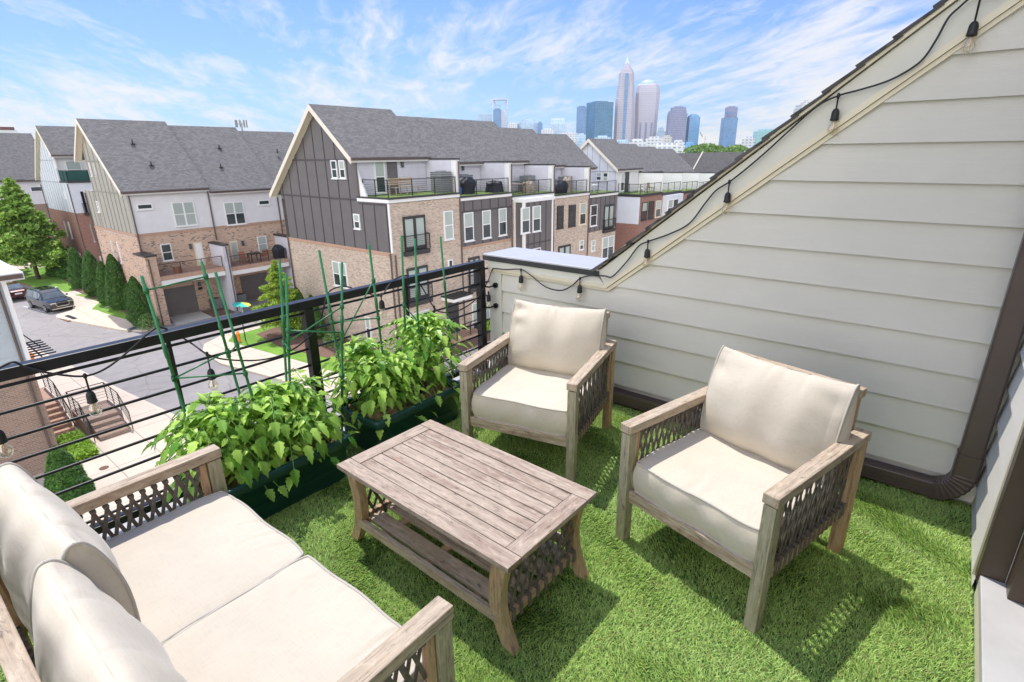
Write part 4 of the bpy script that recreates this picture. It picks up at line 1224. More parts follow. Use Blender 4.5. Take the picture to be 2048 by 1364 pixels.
def panel(fr, poly, root, mat, bmat, th=.02, step=.62, name='panel_cladding', start=.3, bands=()):
    m_ = MB(); pts = [fr.p(u, z, 0) for u, z in poly]; out = fr.p(0, 0, th) - fr.p(0, 0, 0)
    m_.prism(pts, out); o = m_.build(name, M[mat], root)
    m_ = MB(); f2 = Fr(fr.k, fr.pos + (th if fr.k in 'EN' else -th)); battens(m_, f2, poly, step, start=start)
    for zb in bands:
        c = clip(clip(poly, 1, zb - .05, True), 1, zb + .05, False)
        if c: f2.box(m_, min(p[0] for p in c), max(p[0] for p in c), zb - .05, zb + .05, 0, .04)
    m_.build('battens', M[bmat], o)
    return o
def downpipe(fr, u, z0, z1, root, d=.08, mat='brown', kick=None):
    m_ = MB(); pts = [fr.p(u, z0, d), fr.p(u, z1 - .5, d)]
    if kick is not None: pts += [fr.p(u, z1 - .4, d), fr.p(u, z1, d + kick)]
    else: pts.append(fr.p(u, z1, d))
    m_.tube(pts, .05, 6, smooth=False); return m_.build('downpipe', M[mat], root)

def gable_row(name, label, xe, xw, xt, xr, ys, drops, zr, eaveE, eaveW, zbase, brickm, base_z, root_y=None, gap=.45, roofmat='shingle', fascia='barge'):
    """townhouse row along y: body prism per unit, ridge at xr, east slope down to xt (terrace wall) etc."""
    root = empty(name, ((xe + xw) / 2, ys[0], G), label, 'townhouses')
    for i in range(len(ys) - 1):
        dz = drops[i]; y0, y1 = ys[i], ys[i + 1]
        pE = zr - (zr - eaveE[1]) * (xt - xr) / (eaveE[0] - xr); pW = zr - (zr - eaveW[1]) * (xr - xw) / (xr - eaveW[0])
        m_ = MB(); lo = base_z + dz
        m_.prism([(xw, y0, lo), (xt, y0, lo), (xt, y0, pE + dz - .06), (xr, y0, zr + dz - .06), (xw, y0, pW + dz - .06)], (0, y1 - y0, 0))
        m_.build('upper_wall', M['siding_white'], root)
        oh = gap if i == 0 else .0; ohe = .25 if i < len(ys) - 2 else .4
        r_ = MB(); th = .12
        for ex, ez in (eaveE, eaveW):
            a = Vector((xr, y0 - oh, zr + dz)); b = Vector((ex, y0 - oh, ez + dz))
            up = Vector((0, 0, th)); Lv = Vector((0, y1 - y0 + oh + (ohe if i == len(ys) - 2 else 0.02), 0))
            if ex > xr: r_.prism([a, b, b + up, a + up], Lv)
            else: r_.prism([a, a + up, b + up, b], Lv)
        r_.build('roof', M[roofmat], root)
        if i == 0:
            for ex, ez in (eaveE, eaveW):
                b_ = MB(); a = Vector((xr, y0 - oh - .04, zr + dz + .09)); b = Vector((ex, y0 - oh - .04, ez + dz + .09))
                dn = Vector((0, 0, -.34)); b_.prism([a, b, b + dn, a + dn], (0, .04, 0))
                b_.build('barge_board', M[fascia], root)
                b_ = MB(); a = Vector((xr, y0 - oh, zr + dz - .10)); b = Vector((ex, y0 - oh, ez + dz - .10)); dn = Vector((0, 0, -.03))
                b_.prism([a, b, b + dn, a + dn], (0, oh, 0)); b_.build('soffit', M['trimcream'], root)
        for ex, ez in (eaveE, eaveW):
            g_ = MB(); s = 1 if ex > xr else -1
            g_.box((ex, y0 - oh, ez + dz - .05), (ex + s * .12, y1 - .02, ez + dz + .08)); g_.build('gutter', M['brown'], root)
            g_ = MB(); g_.box((ex - s * .04, y0 - oh, ez + dz - .16), (ex - s * .005, y1 - .02, ez + dz - .0)); g_.build('fascia', M['white'], root)
    return root
# ================================================================ row A: charcoal gable, tan brick (opposite)
XA = -25.5; YA = 20.25
FE = Fr('E', XA); FS = Fr('S', YA)
ysA = [YA, 26.0, 31.4, 36.8, 42.25, 47.5]
drA = [0, -.38, -.38, -.82, -1.17]
tA = [-.63, -.90, -1.18, -1.45, -1.72]
rowA = gable_row('townhouse_row', 'long townhouse row with charcoal panelled gable, pale brick front and roof terraces across the street', XA, -37.3, -28.35, -31.7, ysA, drA, 4.58, (-28.0, 1.50), (-38.0, -.86), G, 'brick_tan', -4.0, gap=.5)
m_ = MB()
for i in range(5): m_.box((-37.3, ysA[i], G - .3), (XA, ysA[i + 1], tA[i] - .30))
m_.build('brick_wall', M['brick_tan'], rowA)
for i in range(5):
    m_ = MB(); m_.box((-28.4, ysA[i] - (.08 if i == 0 else 0), tA[i] - .26), (XA + .10, ysA[i + 1], tA[i] - .06)); m_.build('terrace_slab', M['white'], rowA)
    m_ = MB(); m_.box((-28.4, ysA[i] - (.10 if i == 0 else 0), tA[i] - .06), (XA + .18, ysA[i + 1], tA[i] + .03)); m_.build('terrace_coping', M['gunmetal'], rowA)
    m_ = MB(); m_.box((-28.3, ysA[i] + .1, tA[i] + .03), (XA - .05, ysA[i + 1] - .1, tA[i] + .055)); m_.build('terrace_turf', M['terraceturf'], rowA)
    f_ = Fr('E', -28.35); m_ = MB(); lap(m_, f_, [(ysA[i] + .12, tA[i]), (ysA[i + 1] - .05, tA[i]), (ysA[i + 1] - .05, 1.42 + drA[i]), (ysA[i] + .12, 1.42 + drA[i])], .178); m_.build('lap_siding', M['siding_lav'], rowA)
    # privacy wall at the far end of each terrace
    if i < 4:
        yy = ysA[i + 1]; zt = tA[i] + 2.05
        m_ = MB(); m_.box((-28.3, yy - .14, tA[i] + .03), (XA - .02, yy + .14, zt)); m_.build('privacy_wall', M['white'], rowA)
        m_ = MB(); lap(m_, Fr('S', yy - .14), [(-28.3, tA[i] + .05), (XA - .45, tA[i] + .05), (XA - .45, zt), (-28.3, zt)], .178); m_.build('lap_siding', M['siding_lav'], rowA)
        m_ = MB(); m_.box((-28.34, yy - .20, zt), (XA + .04, yy + .20, zt + .09)); m_.build('wall_cap', M['gunmetal'], rowA)
        downpipe(FE, yy + .02, G, zt - .1, rowA, d=.07)
    railing(Fr('E', XA - .12), ysA[i] + (.10 if i == 0 else .16), ysA[i + 1] - .16, tA[i] + .03, rowA, h=1.0, n=8, posts=4, name='terrace_railing')
railing(Fr('S', YA + .10), -27.9, XA - .12, tA[0] + .03, rowA, h=1.0, n=8, posts=3, name='terrace_railing')
# kicker wall at the gable end of the first terrace
m_ = MB(); m_.prism([(-28.3, YA - .01, tA[0]), (-27.5, YA - .01, tA[0] - .0), (-28.3, YA - .01, 1.0)], (0, .12, 0)); m_.build('privacy_wall', M['white'], rowA)
def rA(x): return min(4.50 - .84 * abs(x + 31.7) , 99)
gp = [(-37.3, -3.83), (XA, -3.73), (XA, tA[0] - .31), (-28.3, tA[0] - .31), (-28.3, 4.44 - .84 * 3.4), (-31.7, 4.44), (-37.3, 4.44 - .84 * 5.6)]
panel(FS, [(-37.3, -3.76), (-31.7, -3.76), (-31.7, 4.44), (-37.3, 4.44 - .84 * 5.6)], rowA, 'panel_dark', 'batten_dark', bands=(-.82, 1.48), step=1.12)
panel(FS, [(-31.7, -3.76), (-28.3, -3.76), (-28.3, 4.44 - .84 * 3.4), (-31.7, 4.44)], rowA, 'panel_dark', 'batten_dark', bands=(-.82, 1.48), step=1.12)
panel(FS, [(-28.3, -3.76), (XA, -3.76), (XA, tA[0] - .31), (-28.3, tA[0] - .31)], rowA, 'panel_dark', 'batten_dark', step=1.12, bands=(-1.0,))
m_ = MB(); FS.box(m_, -37.32, XA + .02, -3.98, -3.77, 0, .05); m_.build('brick_ledge', M['brick_rust'], rowA)
m_ = MB(); FS.box(m_, XA - .06, XA + .06, -3.76, tA[0] - .3, .0, .08); m_.build('corner_board', M['white'], rowA)
window(FS, k2(355, 378), k2(400, 484), rowA); window(FS, k2(402, 378), k2(446, 484), rowA); window(FS, k2(487, 688), k2(530, 778), rowA)
window(FS, (665, 521), (698, 576), rowA, mull=2)
window(FS, (731, 632), (745, 680), rowA)
downpipe(FS, -37.15, G, -1.1, rowA); downpipe(FS, XA - .12, G, -3.8, rowA, d=.1); downpipe(FS, -28.15, -.6, 1.45, rowA, mat='brown')
m_ = MB(); FS.box(m_, *sorted((FS.px(k2(427, 0))[0], FS.px(k2(437, 0))[0])), -4.35, -4.2, 0, .1)
# street facade
downpipe(FE, YA + .12, G, -3.9, rowA)
french(FE, k2(767, 708), k2(905, 885), rowA)
window(FE, k2(1003, 675), k2(1063, 833), rowA)
(u0, zt), (u1, zb) = FE.px((813, 546)), FE.px((858, 605))
french_u(FE, u0, u1, -6.95, -4.85, rowA)
window(FE, (895, 520), (905, 533), rowA, split=False)
window(FE, (807, 632), (862, 690), rowA, mull=2)
panel(FE, [(26.08, -4.18), (31.35, -4.18), (31.35, tA[1] - .31), (26.08, tA[1] - .31)], rowA, 'panel_dark', 'batten_dark', step=.88, bands=(-1.9,))
m_ = MB(); FE.box(m_, 26.08, 31.35, -4.36, -4.185, 0, .05); m_.build('brick_ledge', M['brick_rust'], rowA)
for a, b in (((1120, 685), (1180, 842)), ((1226, 672), (1279, 826)), ((1322, 660), (1370, 810))): window(FE, k2(*a), k2(*b), rowA)
(u0, zt), (u1, zb) = FE.px((943, 548)), FE.px((956, 590))
french_u(FE, u0 - .3, u1 + .2, -7.1, -5.0, rowA)
# front door with canopy and stoop
m_ = MB(); FE.box(m_, 24.35, 25.5, -9.95, -7.75, -.02, .05); m_.build('front_door', M['gunmetal'], rowA)
m_ = MB(); FE.box(m_, 23.95, 25.75, -7.42, -7.20, 0, 1.15); m_.build('canopy', M['white'], rowA)
m_ = MB(); FE.box(m_, 23.9, 25.8, -7.195, -7.14, 0, 1.2)
for i in range(6): FE.box(m_, 23.95 + i * .36, 23.99 + i * .36, -7.14, -7.10, 0, 1.2)
m_.build('canopy_roof', M['gunmetal'], rowA)
m_ = MB(); FE.box(m_, 23.9, 26.6, G, -9.97, 0, 1.3); m_.build('stoop', M['brick_rust'], rowA)
railing(Fr('E', XA + 1.28), 24.0, 26.6, -9.95, rowA, h=.95, n=7, posts=3, name='stoop_railing')
window(FE, (943, 607), (980, 670), rowA, mull=2)
# bay on the third house
bx = Fr('E', XA + .95)
m_ = MB(); m_.box((XA + .002, 31.75, -7.6), (XA + .95, 35.35, -1.62)); bay = m_.build('bay_window', M['panel_dark'], rowA)
m_ = MB(); m_.box((XA, 31.62, -1.615), (XA + 1.08, 35.48, -1.35)); m_.build('bay_cornice', M['white'], bay)
m_ = MB()
for yy in (31.66, 31.9 + .0, 35.2): pass
for q0, q1 in (((XA + .93, 31.68, -7.6), (XA + 1.0, 31.86, -1.62)), ((XA + .93, 35.24, -7.6), (XA + 1.0, 35.42, -1.62)), ((XA + .002, 31.70, -7.6), (XA + .15, 31.748, -1.62)), ((XA + .80, 31.69, -7.6), (XA + .93, 31.749, -1.62))):
    m_ = MB(); m_.box(q0, q1); m_.build('bay_trim', M['white'], bay)
m_ = MB(); battens(m_, bx, [(31.9, -7.6), (35.2, -7.6), (35.2, -1.62), (31.9, -1.62)], .75, start=.28); bx.box(m_, 31.9, 35.2, -4.75, -4.66, 0, .03); m_.build('battens', M['batten_dark'], bay)
for a, b in (((1457, 655), (1503, 797)), ((1522, 646), (1566, 787))): window(bx, k2(*a), k2(*b), rowA)
for a, b in (((1457, 905), (1503, 1040)), ((1522, 893), (1566, 1030))): window(bx, k2(*a), k2(*b), rowA)
panel(FE, [(35.5, -4.45), (36.72, -4.45), (36.72, tA[2] - .31), (35.5, tA[2] - .31)], rowA, 'panel_dark', 'batten_dark', step=.7)
window(FE, k2(1590, 632), k2(1622, 765), rowA); window(FE, k2(1590, 868), k2(1612, 925), rowA, frame='gunmetal')
for a, b in (((1665, 645), (1698, 770)), ((1733, 640), (1768, 758)), ((1796, 628), (1828, 748))): window(FE, k2(*a), k2(*b), rowA, frame='gunmetal' if a[0] < 1790 else 'trimcream', blind=a[0] > 1790)
french(FE, k2(1672, 880), k2(1738, 950), rowA, rail=False); window(FE, k2(1795, 845), k2(1815, 895), rowA)
panel(FE, [(42.33, -5.05), (47.45, -5.05), (47.45, tA[4] - .31), (42.33, tA[4] - .31)], rowA, 'panel_dark', 'batten_dark', step=.85)
window(FE, k2(1858, 640), k2(1892, 756), rowA); french(FE, k2(1938, 640), k2(1987, 770), rowA)
window(FE, k2(1863, 845), k2(1882, 903), rowA); window(FE, k2(1928, 828), k2(1987, 935), rowA, mull=2)
# terrace doors, windows and lights
ft = Fr('E', -28.35)
(u0, zt), (u1, zb) = ft.px(kt(262, 118)), ft.px(kt(400, 380))
window_u(ft, u0, u1, tA[0] + .12, zt, rowA)
(u0, zt), (u1, zb) = ft.px(kt(408, 118)), ft.px(kt(545, 380))
m_ = MB(); ft.box(m_, u0, u1, tA[0] + .05, zt, 0, .05); m_.build('terrace_door', M['panel_dark'], rowA)
def lamp(fr_, P, root):
    u, z_ = fr_.px(P); m_ = MB(); fr_.box(m_, u - .09, u + .09, z_ - .2, z_ + .2, .0, .14); m_.build('wall_lamp', M['darkmetal'], root)
lamp(ft, kt(585, 160), rowA); lamp(ft, kt(1275, 200), rowA)
for i in range(1, 5):
    m_ = MB(); ft.box(m_, ysA[i] + 1.75, ysA[i] + 2.6, tA[i] + .05, tA[i] + 2.1, 0, .05); m_.build('terrace_door', M['gunmetal'], rowA)
# things standing on the terraces
def ac_unit(x_, y_, z_, w_=.8, h_=.95, label='', dup=None, group='air conditioning units'):
    root = empty('air_conditioner', (x_, y_, z_), label, 'air conditioner', group)
    m_ = MB(); m_.box((x_ - w_ / 2, y_ - w_ / 2, z_), (x_ + w_ / 2, y_ + w_ / 2, z_ + h_)); m_.build('casing', M['galv'], root, bevel=.02)
    m_ = MB()
    for i in range(10):
        zz_ = z_ + .08 + i * (h_ - .16) / 9; m_.box((x_ - w_ / 2 - .012, y_ - w_ / 2 - .012, zz_), (x_ + w_ / 2 + .012, y_ + w_ / 2 + .012, zz_ + .035))
    m_.build('louvres', M['darkmetal'], root)
    m_ = MB(); m_.tube([(x_, y_, z_ + h_ + .002), (x_, y_, z_ + h_ + .03)], w_ * .40, 20); m_.build('fan_guard', M['black'], root)
p = onz(*kt(930, 495), tA[0] + .05); ac_unit(p.x - .3, 25.2, tA[0] + .055, .95, 1.3, 'tall grey air conditioner on the first roof terrace opposite')
acs = ('on the second roof terrace, behind dark grill covers', 'on the third roof terrace', 'on the fourth roof terrace, behind clutter')
for i in range(1, 4): ac_unit(-27.2, ysA[i + 1] - (1.5 if i > 1 else 3.4) + .3, tA[i] + .055, .9, 1.25, 'tall grey air conditioner ' + acs[i - 1])
def lump(name, c, s, mat, label, cat, seed=1, group=None):
    rg = random.Random(seed); ph = [rg.uniform(0, 6) for _ in range(6)]
    m_ = MB(); nu, nv = 14, 20
    def fn(a, b):
        th_, ph_ = math.pi * .5 * a, 2 * math.pi * b
        r_ = 1 + .12 * math.sin(3 * ph_ + ph[0]) + .10 * math.sin(5 * ph_ + 4 * a + ph[1]) + .08 * math.sin(9 * a + ph[2])
        q = abs(math.cos(ph_)) ** .6 * (1 if math.cos(ph_) > 0 else -1); q2 = abs(math.sin(ph_)) ** .6 * (1 if math.sin(ph_) > 0 else -1)
        rr = min(1, 1.25 * math.sin(th_) ** .6) * r_
        return (c[0] + s[0] * rr * q, c[1] + s[1] * rr * q2, c[2] + s[2] * (math.cos(th_) ** .7 if a < 1 else 0) * (1 + .1 * math.sin(4 * ph_ + ph[3])))
    m_.grid(fn, nu, nv); o = m_.build(name, M[mat], None, smooth=False)
    return tag(o, label, cat, group)
lump('covered_grill', (-26.6, 28.0, tA[1] + .05), (.35, .65, 1.05), 'cover', 'dark blue covered barbecue on the second roof terrace, beside a blue tub', 'grill', 3)
lump('covered_chair', (-26.1, 30.3, tA[1] + .05), (.45, .55, .75), 'cover', 'low black furniture cover near the far end of the second roof terrace', 'cover', 5)
m_ = MB(); m_.box((-26.8, 26.55, tA[1] + .055), (-26.3, 27.15, tA[1] + .55)); tag(m_.build('plastic_tub', M['blue'], bevel=.04), 'bright blue plastic tub on the second roof terrace', 'tub')
lump('covered_furniture', (-26.4, 38.7, tA[3] + .05), (.6, 1.1, .95), 'cover', 'large black covered pile on the fourth roof terrace', 'cover', 9)
lump('folded_parasol', (-26.2, 39.9, tA[3] + .05), (.25, .5, 1.2), 'greytan', 'pale cloth bundle beside the black cover on the fourth roof terrace', 'cover', 12)
def simple_chair(x_, y_, z_, rz_, mat, label, group, scale=1.0):
    root = empty('terrace_chair', (x_, y_, z_), label, 'chair', group, rz_)
    for sx in (-.25, .25):
        for sy in (-.25, .25): m_ = MB(); m_.obox((sx, sy, .22), (.02, 0, 0), (0, .02, 0), (0, 0, .22), False); m_.build('leg', M[mat], root, local=True)
    m_ = MB(); m_.obox((0, 0, .44), (.27, 0, 0), (0, .27, 0), (0, 0, .03), False); m_.build('seat', M[mat], root, local=True)
    m_ = MB(); m_.obox((0, .27, .70), (.26, 0, 0), (0, .02, 0), (0, .05, .24), False); m_.build('backrest', M[mat], root, local=True)
    return root
def simple_table(x_, y_, z_, w_, d_, h_, mat, label, group=None):
    root = empty('terrace_table', (x_, y_, z_), label, 'table', group)
    m_ = MB(); m_.box((x_ - w_ / 2, y_ - d_ / 2, z_ + h_ - .05), (x_ + w_ / 2, y_ + d_ / 2, z_ + h_)); m_.build('table_top', M[mat], root)
    for sx in (-1, 1):
        for sy in (-1, 1): m_ = MB(); m_.box((x_ + sx * (w_ / 2 - .06) - .03, y_ + sy * (d_ / 2 - .06) - .03, z_), (x_ + sx * (w_ / 2 - .06) + .03, y_ + sy * (d_ / 2 - .06) + .03, z_ + h_ - .05)); m_.build('leg', M[mat], root)
# slatted bench and table on the first terrace
bn = empty('slatted_bench', (-26.6, 22.3, tA[0] + .055), 'weathered slatted bench behind the railing of the first roof terrace', 'bench')
m_ = MB()
for i in range(5): m_.box((-26.95 + i * .13, 21.5, tA[0] + .50), (-26.86 + i * .13, 23.4, tA[0] + .53))
m_.build('seat', M['wood'], bn)
m_ = MB()
for i in range(4): m_.box((-27.02, 21.5, tA[0] + .62 + i * .11), (-26.98, 23.4, tA[0] + .70 + i * .11))
m_.build('backrest', M['wood'], bn)
for yy in (21.55, 22.4, 23.3):
    for xx in (-27.0, -26.4): m_ = MB(); m_.box((xx, yy, tA[0] + .055), (xx + .05, yy + .05, tA[0] + .5 if xx > -27 else tA[0] + 1.06)); m_.build('leg', M['wood'], bn)
simple_table(-26.5, 33.2, tA[2] + .055, .7, 1.7, .72, 'patiowood', 'long low timber table on the third roof terrace')
simple_chair(-26.4, 35.1, tA[2] + .055, R(70), 'patiowood', 'timber chair at the far end of the third roof terrace', 'timber terrace chairs')
simple_chair(-26.3, 31.9, tA[2] + .055, R(-80), 'patiowood', 'timber chair at the near end of the third roof terrace', 'timber terrace chairs')
lump('clutter_pile', (-26.2, 34.4, tA[2] + .05), (.4, .5, .8), 'greytan', 'pale heap of cushions on the third roof terrace', 'cushions', 22)
simple_table(-26.5, 44.8, tA[4] + .055, .6, .9, .65, 'white', 'small white table on the last roof terrace of the charcoal row')
simple_chair(-26.5, 43.6, tA[4] + .055, R(-90), 'white', 'white chair beside the small table on the last terrace', 'white terrace chairs')

# ================================================================ row B: white siding over tan brick with garages
XB = -47.6; YB = 13.9
BE = Fr('E', XB); BS = Fr('S', YB)
ysB = [YB, 19.57, 25.4, 31.0, 36.5]
rowB = gable_row('townhouse_row', 'townhouse row with white siding over tan brick, garages and balconies beyond the side street', XB, -55.3, XB - .02, -53.3, ysB, [0, -.29, -.58, -.85], 4.47, (-47.2, -.70), (-56.4, 1.60), G, 'brick_spot', -4.0, gap=.45)
m_ = MB(); m_.box((-57.6, YB, G - .3), (XB, 36.5, -3.72)); m_.build('brick_wall', M['brick_spot'], rowB)
m_ = MB(); m_.box((-55.4, YB + .01, -3.72), (XB - .001, 36.49, -.95)); m_.build('upper_wall', M['siding_white'], rowB)
m_ = MB(); m_.box((-57.59, YB + .01, -3.72), (-55.4, 36.49, -.8)); m_.build('upper_wall', M['panel_beige'], rowB)
panel(BS, [(-57.6, -3.70), (-55.3, -3.70), (-55.3, -.80), (-57.6, -.80)], rowB, 'panel_beige', 'batten_beige', step=.9)
panel(BS, [(-55.3, -3.70), (-53.3, -3.70), (-53.3, 4.33), (-55.3, 4.33 - .9 * 2.0)], rowB, 'panel_beige', 'batten_beige', step=.9, bands=(-.80, 1.5))
panel(BS, [(-53.3, -3.70), (XB, -3.70), (XB, -.80), (-53.3, 4.33)], rowB, 'panel_beige', 'batten_beige', step=.9, bands=(-.80, 1.5))
m_ = MB(); BS.box(m_, -57.62, XB + .02, -3.92, -3.71, 0, .05); BE.box(m_, YB, 25.3, -3.92, -3.72, 0, .05); m_.build('brick_ledge', M['brick_rust'], rowB)
for (a, b) in (((612, 425), (632, 520)), ((640, 425), (663, 520)), ((659, 690), (690, 765)), ((757, 955), (790, 1095)), ((800, 965), (840, 1110))): window(BS, k1(*a), k1(*b), rowB, wd=.06)
window(BS, k1(765, 1185), k1(812, 1260), rowB)
for i in range(4):
    y0, y1 = ysB[i], ysB[i + 1]; m_ = MB(); zt = (-.80, -1.09, -1.38, -1.65)[i]; zb = (-3.70, -3.98, -4.2, -4.4)[i]
    lap(m_, BE, [(y0 + .15, -3.70), (y1 - .1, -3.70), (y1 - .1, zt), (y0 + .15, zt)], .178); m_.build('lap_siding', M['siding_white'], rowB)
    downpipe(BE, y1 - .02, G + 2 if i else -4.8, zt + .0, rowB)
downpipe(BE, YB + .08, G, -.9, rowB); downpipe(BS, -57.5, G, -1, rowB)
window(BE, k1(1165, 700), k1(1348, 850), rowB, mull=2); window(BE, k1(1520, 700), k1(1678, 842), rowB, mull=2)
window(BE, k1(928, 712), k1(1042, 742), rowB, split=False); window(BE, k1(1758, 685), k1(1838, 712), rowB, split=False)
window(BE, k1(1088, 985), k1(1185, 1090), rowB); window(BE, k4(1325, 190), k4(1455, 350), rowB)
def bdoor(P0, P1, mat='white'):
    (u0, zt), (u1, zb) = BE.px(P0), BE.px(P1); m_ = MB(); BE.box(m_, u0, u1, -6.72, zt, 0, .05); o = m_.build('balcony_door', M['trimcream'], rowB)
    m_ = MB(); BE.box(m_, u0 + .12, u1 - .12, -6.6, zt - .12, .05, .065); m_.build('pane', M['blind'] if mat == 'blind' else M['white'], o)
bdoor(k1(1315, 975), k1(1400, 1100)); bdoor(k4(1010, 245), k4(1130, 400), 'blind')
lamp(BE, k4(570, 300), rowB); lamp(BE, k4(1165, 265), rowB)
XW = -45.4
for i, (ya, yb) in enumerate(((14.15, 18.85), (19.35, 24.4))):
    zf = -6.72 - .12 * i
    m_ = MB(); m_.box((XB, ya, zf - .32), (XW, yb, zf)); m_.build('balcony_slab', M['brick_rust'], rowB)
    m_ = MB(); m_.box((XB, ya, zf - .66), (XW + .06, yb, zf - .322)); m_.build('balcony_fascia', M['white'], rowB)
    railing(Fr('E', XW - .06), ya + .02, yb - .05, zf, rowB, h=.92, n=9, posts=4, name='balcony_railing')
m_ = MB(); m_.box((XB + .001, 13.45, G - .3), (XW + .1, 14.14, -5.15)); m_.build('wing_wall', M['brick_spot'], rowB)
m_ = MB(); m_.box((XB, 13.38, -5.15), (XW + .18, 14.22, -5.03)); m_.build('wing_cap', M['gunmetal'], rowB)
downpipe(Fr('E', XW + .1), 13.6, G, -5.3, rowB)
for yy in (18.95, 24.6):
    m_ = MB(); m_.box((XB, yy, G - .3), (XW + .25, yy + .34, -5.0)); m_.build('party_wall', M['siding_lav'], rowB)
    m_ = MB(); lap(m_, Fr('S', yy), [(XB, G), (XW + .25, G), (XW + .25, -5.05), (XB, -5.05)], .178); m_.build('lap_siding', M['siding_lav'], rowB)
    m_ = MB(); m_.box((XB, yy - .1, -5.0), (XW + .33, yy + .44, -4.88)); m_.build('wing_cap', M['gunmetal'], rowB)
    downpipe(Fr('E', XW + .25), yy + .2, G, -5.05, rowB, d=.06)
for i, (P0, P1) in enumerate(((k4(268, 800), k4(645, 1060)), (k4(1270, 700), k4(1560, 880)))):
    (u0, zt), (u1, zb) = BE.px(P0), BE.px(P1); m_ = MB(); u0, u1 = (14.75, 17.15) if i == 0 else (20.9, 23.3)
    BE.box(m_, u0, u1, G, G + 2.25, 0, .04)
    for k_ in range(1, 5): BE.box(m_, u0, u1, G + .45 * k_ - .015, G + .45 * k_, .04, .055)
    m_.build('garage_door', M['panel_dark'], rowB)
    m_ = MB(); BE.box(m_, u1 + .25, u1 + .6, G + 1.75, G + 1.95, 0, .04); m_.build('number_plate', M['black'], rowB)
    m_ = MB(); BE.box(m_, u1 + .32, u1 + .52, G + 2.05, G + 2.4, 0, .12); m_.build('wall_lamp', M['darkmetal'], rowB)
m_ = MB(); BE.box(m_, 18.05, 18.35, G + 1.1, G + 1.6, 0, .15); m_.build('electricity_meter', M['galv'], rowB)
ac_unit(-46.9, 18.3, G + .1, .75, .85, 'round grey air conditioner beside the closed garage door under the balcony')
ac_unit(-46.6, 20.2, G + .1, .75, .85, 'grey air conditioner just beyond the white party wall at the garages')
# balcony furniture
simple_table(-46.4, 21.9, -6.84, .8, .9, .72, 'black', 'dark bistro table on the second balcony of the white sided row')
simple_chair(-46.4, 21.0, -6.84, R(90), 'terracotta', 'orange brown chair left of the bistro table on the balcony', 'balcony chairs')
simple_chair(-46.4, 22.8, -6.84, R(-90), 'terracotta', 'orange brown chair right of the bistro table on the balcony', 'balcony chairs')
lump('covered_grill', (-46.2, 24.0, -6.84), (.35, .4, 1.1), 'cover', 'black covered grill at the far end of the brick balcony', 'grill', 31)
m_ = MB(); lathe(m_, [(0, .18), (.05, .2), (.42, .27), (.45, .29), (.40, .25)], (-46.0, 15.6, -6.72), 16); tag(m_.build('flower_pot', M['terracotta']), 'terracotta pot behind the railing of the balcony over the closed garage', 'flower pot')
UX, UY, _ = onz(*k4(1150, 950), G + .95)
um = empty('parasol', (UX, UY, G), 'low teal and yellow parasol beside the white party wall at the garages', 'parasol')
m_ = MB(); m_.tube([(UX, UY, G), (UX, UY, G + 1.0)], .03, 8); m_.build('pole', M['white'], um)
for k_ in range(8):
    m_ = MB(); a0, a1 = R(45 * k_), R(45 * (k_ + 1)); c = Vector((UX, UY, G + 1.05))
    q = [c, c + Vector((1.1 * math.cos(a0), .6 * math.sin(a0), -.18)), c + Vector((1.1 * math.cos(a1), .6 * math.sin(a1), -.18))]
    m_.prism(q, (0, 0, -.02)); m_.build('canopy_panel', M['yellow'] if k_ in (0, 1, 2) else M['teal'], um)

# plumbing vents on the east roof slope, sighted on the roof plane
sB = (4.47 + .70) / (53.3 - 47.2)
for i, q in enumerate(((905, 300), (1032, 447), (1496, 330), (1507, 460), (1892, 355), (1940, 475))):
    d_ = ray(*k1(*q)); dz_ = 0 if q[0] < 1400 else -.29
    # z = 4.47 + dz + .12 - sB * (x + 53.3)
    t_ = (4.59 + dz_ - sB * 53.3 - H) / (d_.z + sB * d_.x); v = O + d_ * t_
    m_ = MB(); m_.tube([v - Vector((0, 0, .1)), v + Vector((0, 0, .32))], .06, 8); m_.box((v.x - .02, v.y - .16, v.z - .0), (v.x + .22, v.y + .16, v.z + .03)); m_.build('roof_vent', M['gunmetal'], rowB)
# painted bay marks beside the parked cars
for i, (a, b) in enumerate((((120, 842), (232, 832)), ((250, 905), (420, 952)), ((420, 955), (560, 975)))):
    pa, pb = gz(k3(*a)), gz(k3(*b)); m_ = MB(); m_.beam((pa[0], pa[1], G + .004), (pb[0], pb[1], G + .004), .10, .006, grain=False); struct('parking_line', m_, M['siding_lav'])

# ================================================================ row C: pale panels over red brick (behind, left)
XC_ = -70.5; YC_ = 15.8
CE = Fr('E', XC_); CS = Fr('S', YC_)
rowC = gable_row('townhouse_row', 'townhouse row with pale panels over red brick and a green screened terrace', XC_, -81.2, -73.3, -75.6, [YC_, 21.4, 27, 33], [0, -.3, -.6], 4.85, (-72.5, 2.0), (-81.8, -.4), G, 'brick_red', -3.8, gap=.35)
m_ = MB(); m_.box((-81.2, YC_, G - .3), (XC_, 33, -3.62)); m_.build('brick_wall', M['brick_red'], rowC)
m_ = MB(); m_.box((-81.19, YC_ + .01, -3.62), (XC_, 32.99, -.62)); m_.build('upper_wall', M['panel_pale'], rowC)
panel(CS, [(-81.2, -3.6), (-75.6, -3.6), (-75.6, 4.7), (-81.2, 4.7 - .85 * 5.6)], rowC, 'panel_pale', 'batten_pale', step=.95, bands=(-.6, 1.6))
panel(CS, [(-75.6, -3.6), (-73.3, -3.6), (-73.3, 4.7 - .92 * 2.3), (-75.6, 4.7)], rowC, 'panel_pale', 'batten_pale', step=.95, bands=(-.6, 1.6))
panel(CS, [(-73.3, -3.6), (XC_, -3.6), (XC_, -.62), (-73.3, -.62)], rowC, 'panel_pale', 'batten_pale', step=.95)
